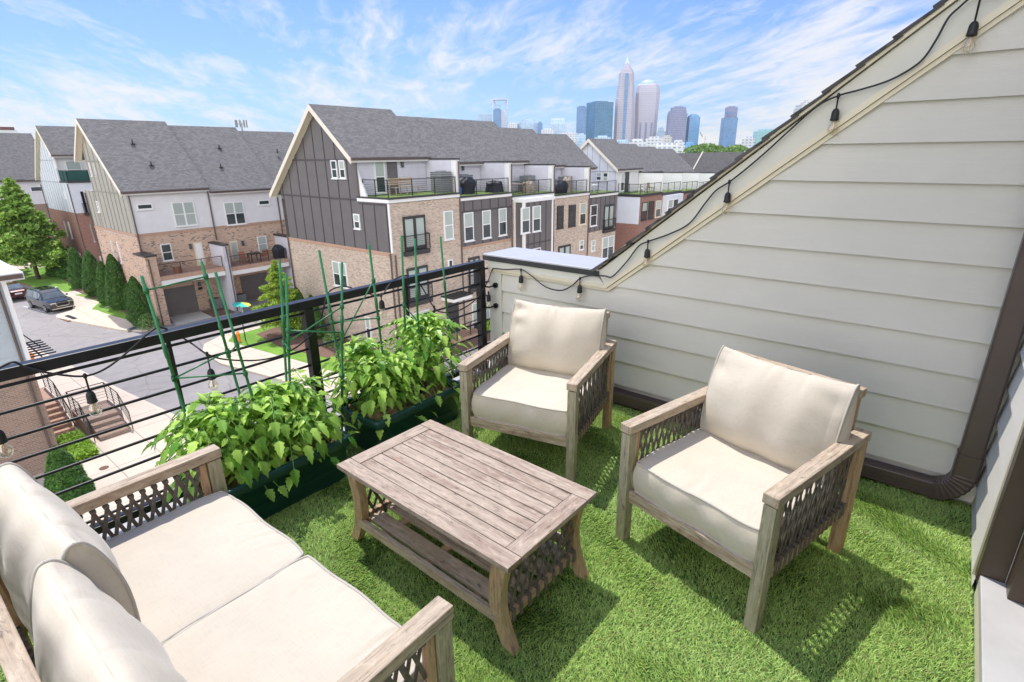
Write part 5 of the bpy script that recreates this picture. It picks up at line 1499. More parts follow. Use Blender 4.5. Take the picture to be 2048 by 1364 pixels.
m_ = MB(); m_.box((-73.4, YC_ - .08, -.62), (XC_ + .15, 33, -.45)); m_.build('terrace_coping', M['gunmetal'], rowC)
m_ = MB(); CE.box(m_, YC_ + .05, 21.2, -.44, .55, -.1, -.06); CS.box(m_, -73.2, XC_ - .06, -.44, .55, -.1, -.06); m_.build('green_screen', simple('dark green netting', (.008, .075, .065), .6, var=.2, scale=2), rowC)
railing(Fr('E', XC_ - .04), YC_ + .02, 21.2, -.44, rowC, h=1.05, n=4, posts=4, name='terrace_railing')
railing(Fr('S', YC_ + .04), -73.2, XC_ - .03, -.44, rowC, h=1.05, n=4, posts=3, name='terrace_railing')
cf = Fr('E', -73.3)
for u0 in (16.6, 18.3, 20.0): window_u(cf, u0, u0 + 1.3, -.3, 1.5, rowC)
for a, b in (((348, 390), (366, 462)), ((370, 390), (386, 462)), ((436, 620), (456, 672)), ((437, 820), (470, 940)), ((465, 830), (500, 945))): window(CS, k1(*a), k1(*b), rowC, wd=.07)
window_u(CS, -79.6, -78.4, -10.0, -8.2, rowC); window_u(CS, -74.5, -73.2, -9.9, -8.0, rowC)
french(CE, k1(545, 625), k1(600, 765), rowC)
window(CE, k1(612, 845), k1(650, 965), rowC); window(CE, k1(675, 1065), k1(712, 1170), rowC)
downpipe(CS, XC_ - .15, G, -.7, rowC); downpipe(CS, -81.6, G, -1, rowC)

# ================================================================ row D: leftmost, low roof behind the conifer
XD = -98.0
rowD = empty('townhouse_row', (XD - 5, 9, G), 'distant white sided townhouses under a long grey roof at the left edge', 'townhouses')
m_ = MB(); m_.box((XD - 11, -8, G - .3), (XD, 25.5, -4.1)); m_.build('brick_wall', M['brick_brown'], rowD)
m_ = MB(); m_.box((XD - 11, -8, -4.1), (XD, 25.5, -.9)); m_.build('upper_wall', M['siding_white'], rowD)
DE = Fr('E', XD)
m_ = MB(); lap(m_, DE, [(-8, -4.1), (25.5, -4.1), (25.5, -.92), (-8, -.92)], .2); m_.build('lap_siding', M['siding_white'], rowD)
for (ya, yb, dz) in ((-8, 17.2, .12), (17.2, 20.6, .05)):
    m_ = MB(); m_.prism([(XD + .4, ya, -.95 + dz), (XD - 6, ya, 5.1 + dz), (XD - 11.4, ya, -.4 + dz), (XD - 11.4, ya, -.9 + dz)], (0, yb - ya, 0)); m_.build('roof', M['shingle'], rowD)
m_ = MB(); m_.prism([(XD + .4, 20.62, -1.6), (XD - 6, 20.62, 4.4), (XD - 11.4, 20.62, -1.0)], (0, 5, 0)); m_.build('roof', M['shingle'], rowD)
m_ = MB(); m_.box((XD + .38, -8, -1.12), (XD + .5, 25.5, -.93)); m_.build('gutter', M['brown'], rowD)
window(DE, k1(0, 600), k1(140, 710), rowD, mull=2); window(DE, k1(203, 592), k1(292, 622), rowD, split=False)
window_u(DE, 3, 5, -3.6, -1.7, rowD, mull=2)
for yy in (4, 8.5, 13): window_u(DE, yy, yy + 1.5, -7.3, -5.4, rowD)

# ================================================================ row E: white gable beyond the charcoal row
XE = -25.5; YE = 52.4
EE = Fr('E', XE); ES = Fr('S', YE)
ysE = [YE, 57.6, 62.9, 68.2, 73.5]; drE = [0, -.45, -.75, -1.0]; tE = [-2.3, -2.45, -2.6, -2.8]
rowE = gable_row('townhouse_row', 'white gabled townhouse row with red brick bays in the distance, right of the charcoal row', XE, -37.0, -28.35, -31.65, ysE, drE, 3.1, (-28.0, .05), (-37.6, -2.0), G, 'brick_red', -5.6, gap=.4)
m_ = MB()
for i in range(4): m_.box((-37.0, ysE[i], G - .3), (XE, ysE[i + 1], tE[i] - .25))
m_.build('brick_wall', M['brick_red'], rowE)
panel(ES, [(-37.0, -5.3), (-31.65, -5.3), (-31.65, 2.95), (-37.0, 2.95 - .86 * 5.35)], rowE, 'panel_pale', 'batten_pale', step=.95)
panel(ES, [(-31.65, -5.3), (-28.35, -5.3), (-28.35, .1), (-31.65, 2.95)], rowE, 'panel_pale', 'batten_pale', step=.95, bands=(-.1,))
panel(ES, [(-28.35, -5.3), (XE, -5.3), (XE, tE[0] - .26), (-28.35, tE[0] - .26)], rowE, 'panel_pale', 'batten_pale', step=4)
window(ES, ka(1572, 155), ka(1630, 255), rowE, frame='white'); window(ES, ka(1655, 155), ka(1712, 265), rowE)
for i in range(4):
    m_ = MB(); m_.box((-28.4, ysE[i] - (.1 if i == 0 else 0), tE[i] - .25), (XE + .14, ysE[i + 1], tE[i])); m_.build('terrace_coping', M['gunmetal'], rowE)
    m_ = MB(); m_.box((-28.3, ysE[i] + .1, tE[i]), (XE - .05, ysE[i + 1] - .1, tE[i] + .03)); m_.build('terrace_turf', M['terraceturf'], rowE)
    zt = tE[i] + 1.95; m_ = MB(); m_.box((-28.3, ysE[i + 1] - .12, tE[i]), (XE - .02, ysE[i + 1] + .12, zt)); m_.build('privacy_wall', M['white'], rowE)
    m_ = MB(); m_.box((-28.3, ysE[i + 1] - .18, zt), (XE + .03, ysE[i + 1] + .18, zt + .09)); m_.build('wall_cap', M['gunmetal'], rowE)
    railing(Fr('E', XE - .1), ysE[i] + .15, ysE[i + 1] - .15, tE[i] + .02, rowE, h=1.0, n=7, posts=4, name='terrace_railing')
railing(Fr('S', YE + .1), -28.1, XE - .1, tE[0] + .02, rowE, h=1.0, n=7, posts=3, name='terrace_railing')
ff = Fr('E', -28.35)
window_u(ff, 53.3, 54.1, -2.1, -.3, rowE)
m_ = MB(); ff.box(m_, 54.2, 55.2, -2.3, -.2, 0, .04); m_.build('terrace_door', M['gunmetal'], rowE)
for a, b in (((1062, 845), (1084, 938)), ((1101, 838), (1121, 930)), ((1140, 835), (1160, 922))): window(EE, kc(*a), kc(*b), rowE, frame='gunmetal' if a[0] < 1130 else 'trimcream')
m_ = MB(); m_.box((XE + .001, 57.9, -8), (XE + .6, 62.2, tE[1] - .26)); o = m_.build('bay_window', M['panel_pale'], rowE)
eb = Fr('E', XE + .6)
for a, b in (((1206, 830), (1226, 915)), ((1235, 826), (1255, 905))): window(eb, kc(*a), kc(*b), rowE)
window(EE, kc(1285, 830), kc(1303, 870), rowE)
simple_table(-26.5, 55.6, tE[0] + .03, .6, .9, .6, 'patiowood', 'small timber table on the terrace of the white gabled row')
simple_chair(-26.4, 54.6, tE[0] + .03, R(-90), 'white', 'pale chair left of the small table on the white gabled row terrace', 'far terrace chairs')
simple_chair(-26.4, 56.6, tE[0] + .03, R(90), 'patiowood', 'dark chair right of the small table on the white gabled row terrace', 'far terrace chairs')

# ================================================================ row F: dark roof plane closing the view
rowF = empty('townhouse_row', (-30, 88, G), 'long dark roofed townhouse row closing the view below the skyline', 'townhouses')
m_ = MB(); m_.box((-62, 79.5, G - .3), (4, 92, -3.2)); m_.build('brick_wall', M['brick_red'], rowF)
xs = [-62, -52, -44, -38, -31.8, -25.6, -19.5, -13, -6, 2]
for i in range(len(xs) - 1):
    dz = -.06 * (i % 2); x0, x1 = xs[i], xs[i + 1]
    m_ = MB(); m_.prism([(x0, 79.2, -3.2 + dz), (x0, 85.6, 1.72 + dz), (x0, 92.2, -3.2 + dz)], (x1 - x0 - .02, 0, 0)); m_.build('roof', M['shingle_dk'], rowF)
    m_ = MB(); m_.prism([(x0 - .14, 79.1, -3.15), (x0 - .14, 85.6, 1.86), (x0 - .14, 85.6, 1.68), (x0 - .14, 79.1, -3.35)], (.2, 0, 0)); m_.build('parapet_strip', M['panel_beige'], rowF)

# ================================================================ neighbour N: pale siding over brown brick (left edge)
XN = -26.7; YN = 3.33
NE_ = Fr('E', XN)
nb = empty('neighbour_house', (XN - 4, -3, G), 'neighbouring house with pale blue grey siding over brown brick at the left edge below', 'house')
m_ = MB(); m_.box((XN - 10, -13, G - .3), (XN, YN, -5.9)); m_.build('brick_wall', M['brick_brown'], nb)
m_ = MB(); m_.box((XN - 10, -13, -5.9), (XN, YN, -2.45)); m_.build('upper_wall', M['siding_blue'], nb)
m_ = MB(); lap(m_, NE_, [(-13, -5.9), (YN - .12, -5.9), (YN - .12, -2.5), (-13, -2.5)], .19); m_.build('lap_siding', M['siding_blue'], nb)
m_ = MB(); NE_.box(m_, YN - .12, YN + .02, -5.9, -2.5, 0, .04); m_.build('corner_board', M['white'], nb)
downpipe(NE_, YN - .25, G, -2.6, nb, d=.09)
m_ = MB(); m_.box((XN - 10.5, -13, -2.47), (XN + .5, YN + .5, -2.2)); m_.build('eave_fascia', M['white'], nb)
m_ = MB(); m_.prism([(XN + .52, -13, -2.2), (XN + .52, -13, -2.1), (XN - 5, -13, 1.2), (XN - 10.5, -13, -2.1), (XN - 10.5, -13, -2.2)], (0, 13 + YN - 1.2, 0)); m_.build('roof', M['shingle'], nb)
m_ = MB(); m_.box((XN + .5, -13, -2.40), (XN + .64, YN + .45, -2.24)); m_.build('gutter', M['brown'], nb)
# balcony grille projecting round the corner of N
gr = empty('slatted_canopy', (XN - 1, YN + .6, -6.1), 'black steel slatted canopy sticking out past the corner of the neighbouring house', 'canopy')
P1 = ony(112, 703, YN + 1.15)
for i in range(7):
    m_ = MB(); xx = P1.x - i * .42; m_.box((xx - .03, YN + .02, P1.z - .03), (xx + .03, YN + 1.15, P1.z + .02)); m_.build('slat', M['black'], gr)
m_ = MB(); m_.box((P1.x - 2.7, YN + .02, P1.z - .12), (P1.x + .06, YN + .08, P1.z - .032)); m_.box((P1.x - 2.7, YN + .62, P1.z - .08), (P1.x + .06, YN + .67, P1.z - .032)); m_.build('cross_rail', M['black'], gr)
m_ = MB(); m_.tube([(P1.x - 1.2, YN + .9, P1.z), (P1.x - 1.9, YN + .03, P1.z + 1.3)], .025, 6); m_.build('tie_rod', M['black'], gr)
# entry stairs of N
stp = empty('entry_stairs', (-29.5, 4.9, G), 'brick entry stairs with black railings beside the neighbouring house', 'stairs')
m_ = MB()
for i in range(5): m_.box((-30.2 + i * .32 - 1.4, 3.36, G + .1), (-30.2 + (i + 1) * .32 - 1.4, 4.5, G + .95 - .17 * i))
m_.box((-34.5, 3.36, G + .1), (-31.6, 4.5, G + 1.1)); m_.build('steps', M['brick_rust'], stp)
m_ = MB()
for i in range(3): m_.box((-29.0 + i * .38, 4.9, G + .1), (-28.6 + i * .38 + .02, 6.1, G + .62 - .16 * i))
m_.box((-31.0, 4.7, G + .1), (-29.0, 6.2, G + .78)); m_.build('landing', M['brick_brown'], stp)
m_ = MB()
for (a, b) in (((-32.0, 4.52, G + 1.1), (-30.0, 4.52, G + .3)), ((-31.0, 4.72, G + .8), (-29.0, 4.72, G + .8)), ((-29.0, 4.72, G + .8), (-27.9, 4.72, G + .15)), ((-31.0, 6.2, G + .8), (-29.0, 6.2, G + .8)), ((-29.0, 6.2, G + .8), (-27.9, 6.2, G + .15)), ((-34.4, 4.52, G + 1.1), (-32.0, 4.52, G + 1.1)), ((-31.0, 4.72, G + .8), (-31.0, 6.2, G + .8))):
    a, b = Vector(a), Vector(b); n_ = max(1, int((b - a).length / .9))
    for k_ in range(n_ + 1):
        q = a.lerp(b, k_ / n_); m_.tube([q, q + Vector((0, 0, .9))], .02, 6)
    for hh in (.9, .75, .6, .45, .3, .15): m_.tube([a + Vector((0, 0, hh)), b + Vector((0, 0, hh))], .02 if hh == .9 else .009, 6)
m_.build('stair_railing', M['black'], stp)

# ================================================================ vegetation
def leafcloud(name, pts, nrm, size, mat, root, seed=0, asp=.6):
    """many small bent leaf faces at pts"""
    rs_ = np.random.RandomState(seed); n = len(pts)
    a = rs_.normal(size=(n, 3)); a /= np.linalg.norm(a, axis=1)[:, None]
    nn = nrm + rs_.normal(size=(n, 3)) * .7; nn /= np.linalg.norm(nn, axis=1)[:, None]
    s = np.cross(a, nn); s /= np.linalg.norm(s, axis=1)[:, None] + 1e-9
    t_ = np.cross(nn, s); sz = size * rs_.uniform(.6, 1.35, n)[:, None]
    V = np.stack([pts - t_ * sz, pts + s * sz * asp, pts + t_ * sz, pts - s * sz * asp], 1)
    V[:, 1] -= nn * sz * .2; V[:, 3] -= nn * sz * .2
    V = V - np.array(world_loc(root))[None, None, :]
    me = bpy.data.meshes.new(name); me.vertices.add(n * 4); me.vertices.foreach_set('co', V.ravel())
    me.loops.add(n * 4); me.loops.foreach_set('vertex_index', np.arange(n * 4, dtype=np.int32))
    me.polygons.add(n); me.polygons.foreach_set('loop_start', np.arange(n, dtype=np.int32) * 4)
    me.update(calc_edges=True); me.materials.append(M[mat])
    o = bpy.data.objects.new(name, me); col.objects.link(o); o.parent = root
    return o
def crown_pts(c, prof, n, seed, lumps=12, depth=.35, rough=.22, kmin=.55):
    """points in the outer shell of a crown; prof(t) radius for t in 0..1 up; returns pts, normals"""
    rs_ = np.random.RandomState(seed)
    t_ = rs_.uniform(0, 1, n); ph = rs_.uniform(0, 2 * np.pi, n)
    r_ = np.array([prof(x_) for x_ in t_])
    w_ = np.zeros(n)
    for k_ in range(lumps):
        fa, fb, p0 = rs_.randint(2, 9), rs_.uniform(6, 34), rs_.uniform(0, 6)
        w_ += np.sin(fa * ph + fb * t_ + p0) / lumps ** .5 * .7
    keep = rs_.uniform(0, 1, n) < kmin + (1 - kmin) * np.tanh(w_ * 2)
    rr = r_ * (1 + rough * w_) * (1 - depth * rs_.uniform(0, 1, n) ** 2)
    P = np.stack([c[0] + rr * np.cos(ph), c[1] + rr * np.sin(ph), c[2] + t_ * c[3]], 1)
    N = np.stack([np.cos(ph), np.sin(ph), np.full(n, .5)], 1)
    return P[keep], N[keep]
def evergreen(x_, y_, h_, r_, seed, label, group='arborvitae shrubs along the brick walls', n=9000, z=G + .12, mat='arbor'):
    root = empty('arborvitae', (x_, y_, z), label, 'shrub', group)
    P, N = crown_pts((x_, y_, z + .05, h_), lambda t_: r_ * 1.18 * (1 - t_) ** .58 * min(1, .6 + t_ * 3), n, seed, rough=.09, depth=.22, kmin=.86)
    N[:, 2] += .8
    leafcloud('crown', P, N, .075, mat, root, seed, .45)
    m_ = MB(); m_.tube([(x_, y_, z - .1), (x_, y_, z + h_ * .9)], [r_ * .8, .02], 12); m_.build('trunk', M['arbor'], root)
shr = [((620, 590), 3.0), ((735, 610), 3.2), ((880, 705), 4.2), ((1050, 785), 4.4), ((1180, 880), 4.0), ((1310, 925), 4.9), ((1395, 930), 2.3), ((1520, 1085), 3.9)]
ls_ = ['farthest dark arborvitae by the red brick corner', 'second dark arborvitae from the red brick corner', 'tall cone arborvitae in front of the red brick wall', 'cone arborvitae between the red brick and tan brick rows', 'narrow arborvitae on the tan brick wall behind the zigzag lawn', 'tallest arborvitae on the tan brick wall, in the middle of its bed', 'stubby arborvitae leaning on the tallest one', 'last arborvitae at the corner of the tan brick wall by the garage']
for i, (q, h_) in enumerate(shr):
    g_ = gz(k3(*q), G + .12)
    evergreen(g_[0], g_[1] - .1, h_ * .93, (.86, .9, .95, 1.0, .78, .98, .6, .88)[i], 50 + i, ls_[i])
evergreen(-34.9, 19.0, 3.3, .8, 71, 'left of two dark arborvitae at the foot of the charcoal gable'); evergreen(-33.1, 19.0, 3.0, .75, 72, 'right of two dark arborvitae at the foot of the charcoal gable')
g_ = gz((150, 1000), G + .12); evergreen(g_[0] + .2, g_[1] - .1, 2.3, .68, 73, 'dense arborvitae at the foot of the brown brick neighbouring house', n=14000)
def bush(x_, y_, z_, r_, h_, mat, label, seed, n=1500, cat='shrub', name='shrub', leaf=.07):
    root = empty(name, (x_, y_, z_), label, cat)
    P, N = crown_pts((x_, y_, z_, h_), lambda t_: r_ * math.sqrt(max(.02, 1 - (t_ * 1.0) ** 2)), n, seed, rough=.2, depth=.6)
    leafcloud('foliage', P, N, leaf, mat, root, seed)
    m_ = MB()
    for k_ in range(4): a = k_ * 1.6; m_.tube([(x_, y_, z_), (x_ + r_ * .5 * math.cos(a), y_ + r_ * .5 * math.sin(a), z_ + h_ * .6)], .03, 5)
    m_.build('stems', M['bark'], root)
g_ = gz((330, 640), G + .12); bush(-45.2, 12.7, G + .12, .75, 1.1, 'shrub', 'loose grey green shrub at the brick wing wall corner', 81)
g_ = gz(k3(585, 545), G + .12); bush(*g_, G + .12, 1.1, 1.8, 'lime', 'pale flowering shrub at the red brick corner', 82)
g_ = gz((655, 650), G + .12); bush(-30.9, 18.9, G + .12, .7, .9, 'shrub', 'variegated shrub below the charcoal gable', 83)
bush(-36.0, 18.8, G + .12, .6, .7, 'shrub', 'low shrub in the mulch behind the young tree', 87)
for i, yy in enumerate((22.0, 27.6, 29.2, 31.0)): bush(-24.3, yy, G + .12, .6, 1.0, ('shrub', 'lime', 'arbor', 'lime')[i], ('rounded shrub left of the front steps opposite', 'bright shrub right of the front steps opposite', 'dark shrub right of the front steps opposite', 'farthest bright shrub along the brick front opposite')[i], 90 + i)
# lime planting strip beside the stairs
m_ = None
gc = empty('ground_cover', (-27.6, 4.3, G + .1), 'bright lime ground cover beside the brick entry stairs', 'ground cover')
P0 = np.random.RandomState(5); n = 5000
pp_ = np.stack([P0.uniform(-29.2, -26.4, n), P0.uniform(3.6, 4.5, n), G + .12 + P0.uniform(0, .35, n)], 1)
leafcloud('foliage', pp_, np.tile([0, 0, 1.], (n, 1)), .06, 'lime', gc, 6); gc['kind'] = 'stuff'
# trees
def limb_tree(name, x_, y_, z_, h_, r_, base, mat, label, seed, n=9000, leaf=.12, tiers=9, cone=True, lean=0, cat='tree', group=None):
    root = empty(name, (x_, y_, z_), label, cat, group); rg = random.Random(seed)
    tr_ = MB(); tr_.tube([(x_, y_, z_ - .1), (x_ + .05, y_, z_ + h_ * .3), (x_ - .04 + lean, y_ + .03, z_ + h_ * .7), (x_ + lean, y_, z_ + h_ * .97)], [h_ * .018 + .03, h_ * .015 + .02, .04, .012], 9)
    pts = []; nr = []
    rs_ = np.random.RandomState(seed)
    nl = tiers * 6
    for i in range(nl):
        t_ = base + (1 - base) * ((i + rg.random()) / nl)
        R_ = r_ * ((1 - t_) / (1 - base)) ** .72 * rg.uniform(.72, 1.1) if cone else r_ * math.sqrt(max(0, 1 - ((t_ - base) / (1 - base) * 2 - .75) ** 2 / 1.6)) * rg.uniform(.6, 1.08)
        a = i * 2.4 + rg.uniform(-.4, .4)
        p0 = Vector((x_ + lean * t_, y_, z_ + h_ * t_)); rise = (.10 if cone else .45) * R_
        p1 = p0 + Vector((math.cos(a) * R_, math.sin(a) * R_, rise))
        tr_.tube([p0, p0.lerp(p1, .5) + Vector((0, 0, .1 * R_)), p1], [.035 * (1.2 - t_) + .012, .018, .006], 5)
        k_ = int(n / nl * (.3 + 1.1 * R_ / r_))
        u = rs_.uniform(.18, 1.08, k_)
        wd = (.30 * R_ + .10) * (1.15 - .6 * u)
        side = rs_.normal(0, 1, k_) * wd * .55; vert = rs_.normal(0, 1, k_) * (.09 if cone else .28) * R_ * .6 - (.05 * R_ * np.abs(side) / (wd + .01) if cone else 0)
        ca, sa = math.cos(a), math.sin(a)
        q = np.stack([p0.x + ca * R_ * u - sa * side, p0.y + sa * R_ * u + ca * side, p0.z + rise * u + .1 * R_ * np.sin(np.pi * np.clip(u, 0, 1)) + vert], 1)
        pts.append(q); nr.append(np.tile([ca * .3, sa * .3, 1.], (k_, 1)))
    tr_.build('trunk', M['bark'], root)
    P = np.concatenate(pts); N = np.concatenate(nr)
    leafcloud('crown', P, N, leaf, mat, root, seed, .5)
    return root
p = gz(k3(405, 622), G + .12); limb_tree('conifer_tree', p[0], p[1], G + .1, 10.2, 3.9, .15, 'conifer', 'broad soft green conifer on the lawn at left, the nearer one by the parked cars', 101, n=30000, leaf=.20, tiers=13)
p = gz(k3(280, 560), G + .12); limb_tree('conifer_tree', p[0] - 1.5, p[1] - 2.5, G + .1, 9.6, 3.7, .15, 'conifer', 'soft green conifer behind its twin at the left edge', 102, n=22000, leaf=.20, tiers=12)
limb_tree('young_tree', -35.4, 18.0, G + .1, 5.4, 2.0, .12, 'maple', 'bright yellow green young tree on the corner lawn', 103, n=15000, leaf=.085, tiers=8, cone=True)
limb_tree('street_tree', -88, 6, G + .1, 9, 4, .25, 'conifer', 'leafy street tree far behind the conifers', 104, n=7000, leaf=.25, cone=False)

# ================================================================ vehicles
def car(name, x_, y_, rz_, Lc, Wc, Hc, mat, label, suv=True, grp=None):
    root = empty(name, (x_, y_, G), label, 'car', grp, rz_)
    hl = Lc / 2; hw = Wc / 2
    # stations along x (front is +x): (x, sill z, belt z, roof z, half width at belt, half width at roof)
    if suv: st_ = [(-hl, .55, .95, .97, .78, .66), (-hl + .10, .38, 1.05, 1.30, .92, .70), (-hl + .45, .28, 1.06, Hc - .06, .97, .74), (-.55, .26, 1.05, Hc, 1.0, .77), (.25, .26, 1.02, Hc - .03, 1.0, .76), (.62, .26, 1.0, Hc - .20, 1.0, .76), (1.12, .26, .98, 1.03, 1.0, .86), (hl - .55, .27, .96, .985, .98, .84), (hl - .15, .30, .86, .90, .92, .80), (hl, .42, .72, .74, .80, .70)]
    else: st_ = [(-hl, .50, .88, .92, .80, .66), (-hl + .12, .34, .96, .99, .92, .72), (-hl + .75, .26, .98, 1.04, .97, .78), (-hl + 1.25, .24, .95, Hc - .05, 1.0, .72), (-.2, .24, .93, Hc, 1.0, .74), (.45, .24, .90, Hc - .12, 1.0, .74), (1.15, .24, .86, .92, 1.0, .84), (hl - .5, .25, .80, .84, .96, .8), (hl - .12, .28, .70, .72, .9, .75), (hl, .4, .6, .62, .78, .66)]
    def ring(s):
        X0, a, b, c, wb, wr = s
        return [Vector((X0, -hw * .9 * wb, a)), Vector((X0, -hw * wb, a + .15)), Vector((X0, -hw * wb, b - .08)), Vector((X0, -hw * wb * .965, b)), Vector((X0, -hw * wr, c - .03 if c > b + .1 else c)), Vector((X0, -hw * wr * .82, c)),
                Vector((X0, hw * wr * .82, c)), Vector((X0, hw * wr, c - .03 if c > b + .1 else c)), Vector((X0, hw * wb * .965, b)), Vector((X0, hw * wb, b - .08)), Vector((X0, hw * wb, a + .15)), Vector((X0, hw * .9 * wb, a))]
    m_ = MB(); rs2 = [ring(s) for s in st_]
    for s in rs2: m_.v += [tuple(p) for p in s]
    for i in range(len(rs2) - 1):
        for k_ in range(12):
            a = i * 12 + k_; b = i * 12 + (k_ + 1) % 12
            m_.f.append((a, b, b + 12, a + 12)); m_.uv.append(None); m_.sm.append(False)
    m_.face(rs2[0]); m_.face(rs2[-1][::-1])
    m_.build('body', M[mat], root, bevel=.02, local=True)
    # glazing sits just proud of the body
    g_ = MB(); roofst = [i for i, s in enumerate(st_) if s[3] > s[2] + .2]
    def off(p, q, d=.012): return p + (p - q).normalized() * d
    for i in range(roofst[0], roofst[-1]):
        A, B = rs2[i], rs2[i + 1]
        for s in (1, -1):
            ia, ib = (3, 4) if s == 1 else (8, 7)
            qa0, qa1, qb0, qb1 = A[ia], A[ib], B[ia], B[ib]
            o_ = Vector((0, -.012 * s, .006))
            f_ = [qa0.lerp(qa1, .08) + o_, qb0.lerp(qb1, .08) + o_, qb0.lerp(qb1, .88) + o_, qa0.lerp(qa1, .88) + o_]
            xm = .06; f_[0].x += xm; f_[3].x += xm
            g_.face(f_ if s == 1 else f_[::-1])
    i = roofst[-1]; A, B = rs2[i], rs2[i + 1]; o_ = Vector((.01, 0, .014))
    g_.face([A[5].lerp(A[4], .6) + o_ + Vector((.03, 0, -.02)), B[4].lerp(B[5], .2) + o_, B[7].lerp(B[6], .2) + o_, A[6].lerp(A[7], .6) + o_ + Vector((.03, 0, -.02))])
    i = roofst[0]; A, B = rs2[i - 1], rs2[i]; o_ = Vector((-.012, 0, .014))
    g_.face([A[4] + o_, B[4].lerp(B[5], .3) + o_, B[7].lerp(B[6], .3) + o_, A[7] + o_][::-1])
    g_.build('windows', M['carglass'], root, local=True)
    for sx in (-1, 1):
        for sy in (-1, 1):
            c = Vector((sx * Lc * .29, sy * (hw - .10), .34))
            w_ = MB(); w_.tube([c - Vector((0, .115, 0)), c - Vector((0, .10, 0)), c + Vector((0, .10, 0)), c + Vector((0, .115, 0))], [.30, .345, .345, .30], 24)
            wo = w_.build('wheel', M['tyre'], root, local=True)
            w_ = MB(); cy = c + Vector((0, sy * .118, 0)); w_.tube([cy, cy + Vector((0, sy * .008, 0))], .21, 20); w_.build('rim', M['chrome'], wo, local=True)
            w_ = MB()
            for k_ in range(5):
                a = R(72 * k_ + 36); w_.beam(cy + Vector((.07 * math.cos(a), sy * .010, .07 * math.sin(a))), cy + Vector((.19 * math.cos(a), sy * .010, .19 * math.sin(a))), .05, .012, up=(0, 1, 0), grain=False)
            w_.build('rim_openings', M['tyre'], wo, local=True)
    for sy in (-1, 1):
        m_ = MB(); m_.obox((hl - .07, sy * hw * .66, .80), (.06, 0, 0), (0, .20, 0), (0, 0, .045), False); m_.build('headlight', M['chrome'], root, bevel=.01, local=True)
        m_ = MB(); m_.obox((-hl + .05, sy * hw * .70, .95), (.05, 0, 0), (0, .14, 0), (0, 0, .06), False); m_.build('tail_light', M['redpaint'], root, bevel=.01, local=True)
        m_ = MB(); m_.obox((.75, sy * (hw + .10), 1.08), (.06, 0, 0), (0, .08, 0), (0, 0, .06), False); m_.build('wing_mirror', M[mat], root, bevel=.02, local=True)
    m_ = MB(); m_.obox((hl - .02, 0, .66), (.05, 0, 0), (0, .42, 0), (0, 0, .13), False); m_.build('grille', M['black'], root, bevel=.02, local=True)
    m_ = MB(); m_.obox((hl + .02, 0, .52), (.02, 0, 0), (0, .40, 0), (0, 0, .02), False)
    for s in (-1, 1): m_.beam((hl + .02, s * .40, .52), (hl + .02, s * .50, .78), .03, .03, grain=False)
    m_.obox((hl - .02, 0, .34), (.05, 0, 0), (0, .78, 0), (0, 0, .03), False); m_.build('chrome_trim', M['chrome'], root, local=True)
    m_ = MB(); m_.obox((-hl - .005, 0, .72), (.01, 0, 0), (0, .26, 0), (0, 0, .07), False); m_.build('licence_plate', M['white'], root, local=True)
    if suv:
        m_ = MB()
        for s in (-1, 1): m_.tube([(-1.35, s * hw * .66, Hc + .0), (-1.2, s * hw * .66, Hc + .05), (.1, s * hw * .66, Hc + .05), (.3, s * hw * .66, Hc - .03)], .018, 6)
        m_.build('roof_rails', M['chrome'], root, local=True)
    return root
fl = onz(*k3(455, 945), G); rl = onz(*k3(280, 905), G)
car('parked_car', -58.9, 9.75, R(9), 4.7, 1.86, 1.68, 'suvpaint', 'dark grey parked sport utility car with chrome grille facing the camera', True, 'cars parked at the kerb')
car('parked_car', -66.4, 8.3, R(188), 4.7, 1.82, 1.46, 'redpaint', 'maroon parked saloon car seen from behind at the left edge', False, 'cars parked at the kerb')

# hydrant
hx = gz(k4(1128, 1385), G + .12)
def hydrant(x_, y_, label):
    root = empty('fire_hydrant', (x_, y_, G + .12), label, 'fire hydrant', 'orange fire hydrants')
    m_ = MB(); lathe(m_, [(0, .16), (.05, .16), (.06, .11), (.55, .11), (.57, .15), (.62, .15), (.64, .11), (.74, .06), (.80, .03)], (x_, y_, G + .10), 14); m_.build('barrel', M['orange'], root)
    m_ = MB(); m_.tube([(x_ - .2, y_, G + .52), (x_ + .2, y_, G + .52)], .05, 10); m_.tube([(x_, y_ - .22, G + .48), (x_, y_, G + .48)], .07, 10); m_.build('outlets', M['orange'], root)
hydrant(hx[0], hx[1], 'orange fire hydrant at the tip of the corner lawn')
q = gz((53, 700), G + .12); hydrant(-42.5, 5.4, 'orange fire hydrant beyond the corner of the neighbouring house')
m_ = MB(); m_.tube([(hx[0] + .1, hx[1] + .4, G), (hx[0] + .1, hx[1] + .4, G + 2.6)], .035, 8)
sg = empty('sign_post', (hx[0] - .6, hx[1] + .5, G), 'thin black sign post behind the corner hydrant', 'sign post')
m_.build('post', M['black'], sg)
m_ = MB(); m_.box((hx[0] - .05, hx[1] + .38, G + 2.2), (hx[0] + .25, hx[1] + .42, G + 2.6)); m_.build('sign_plate', M['galv'], sg)

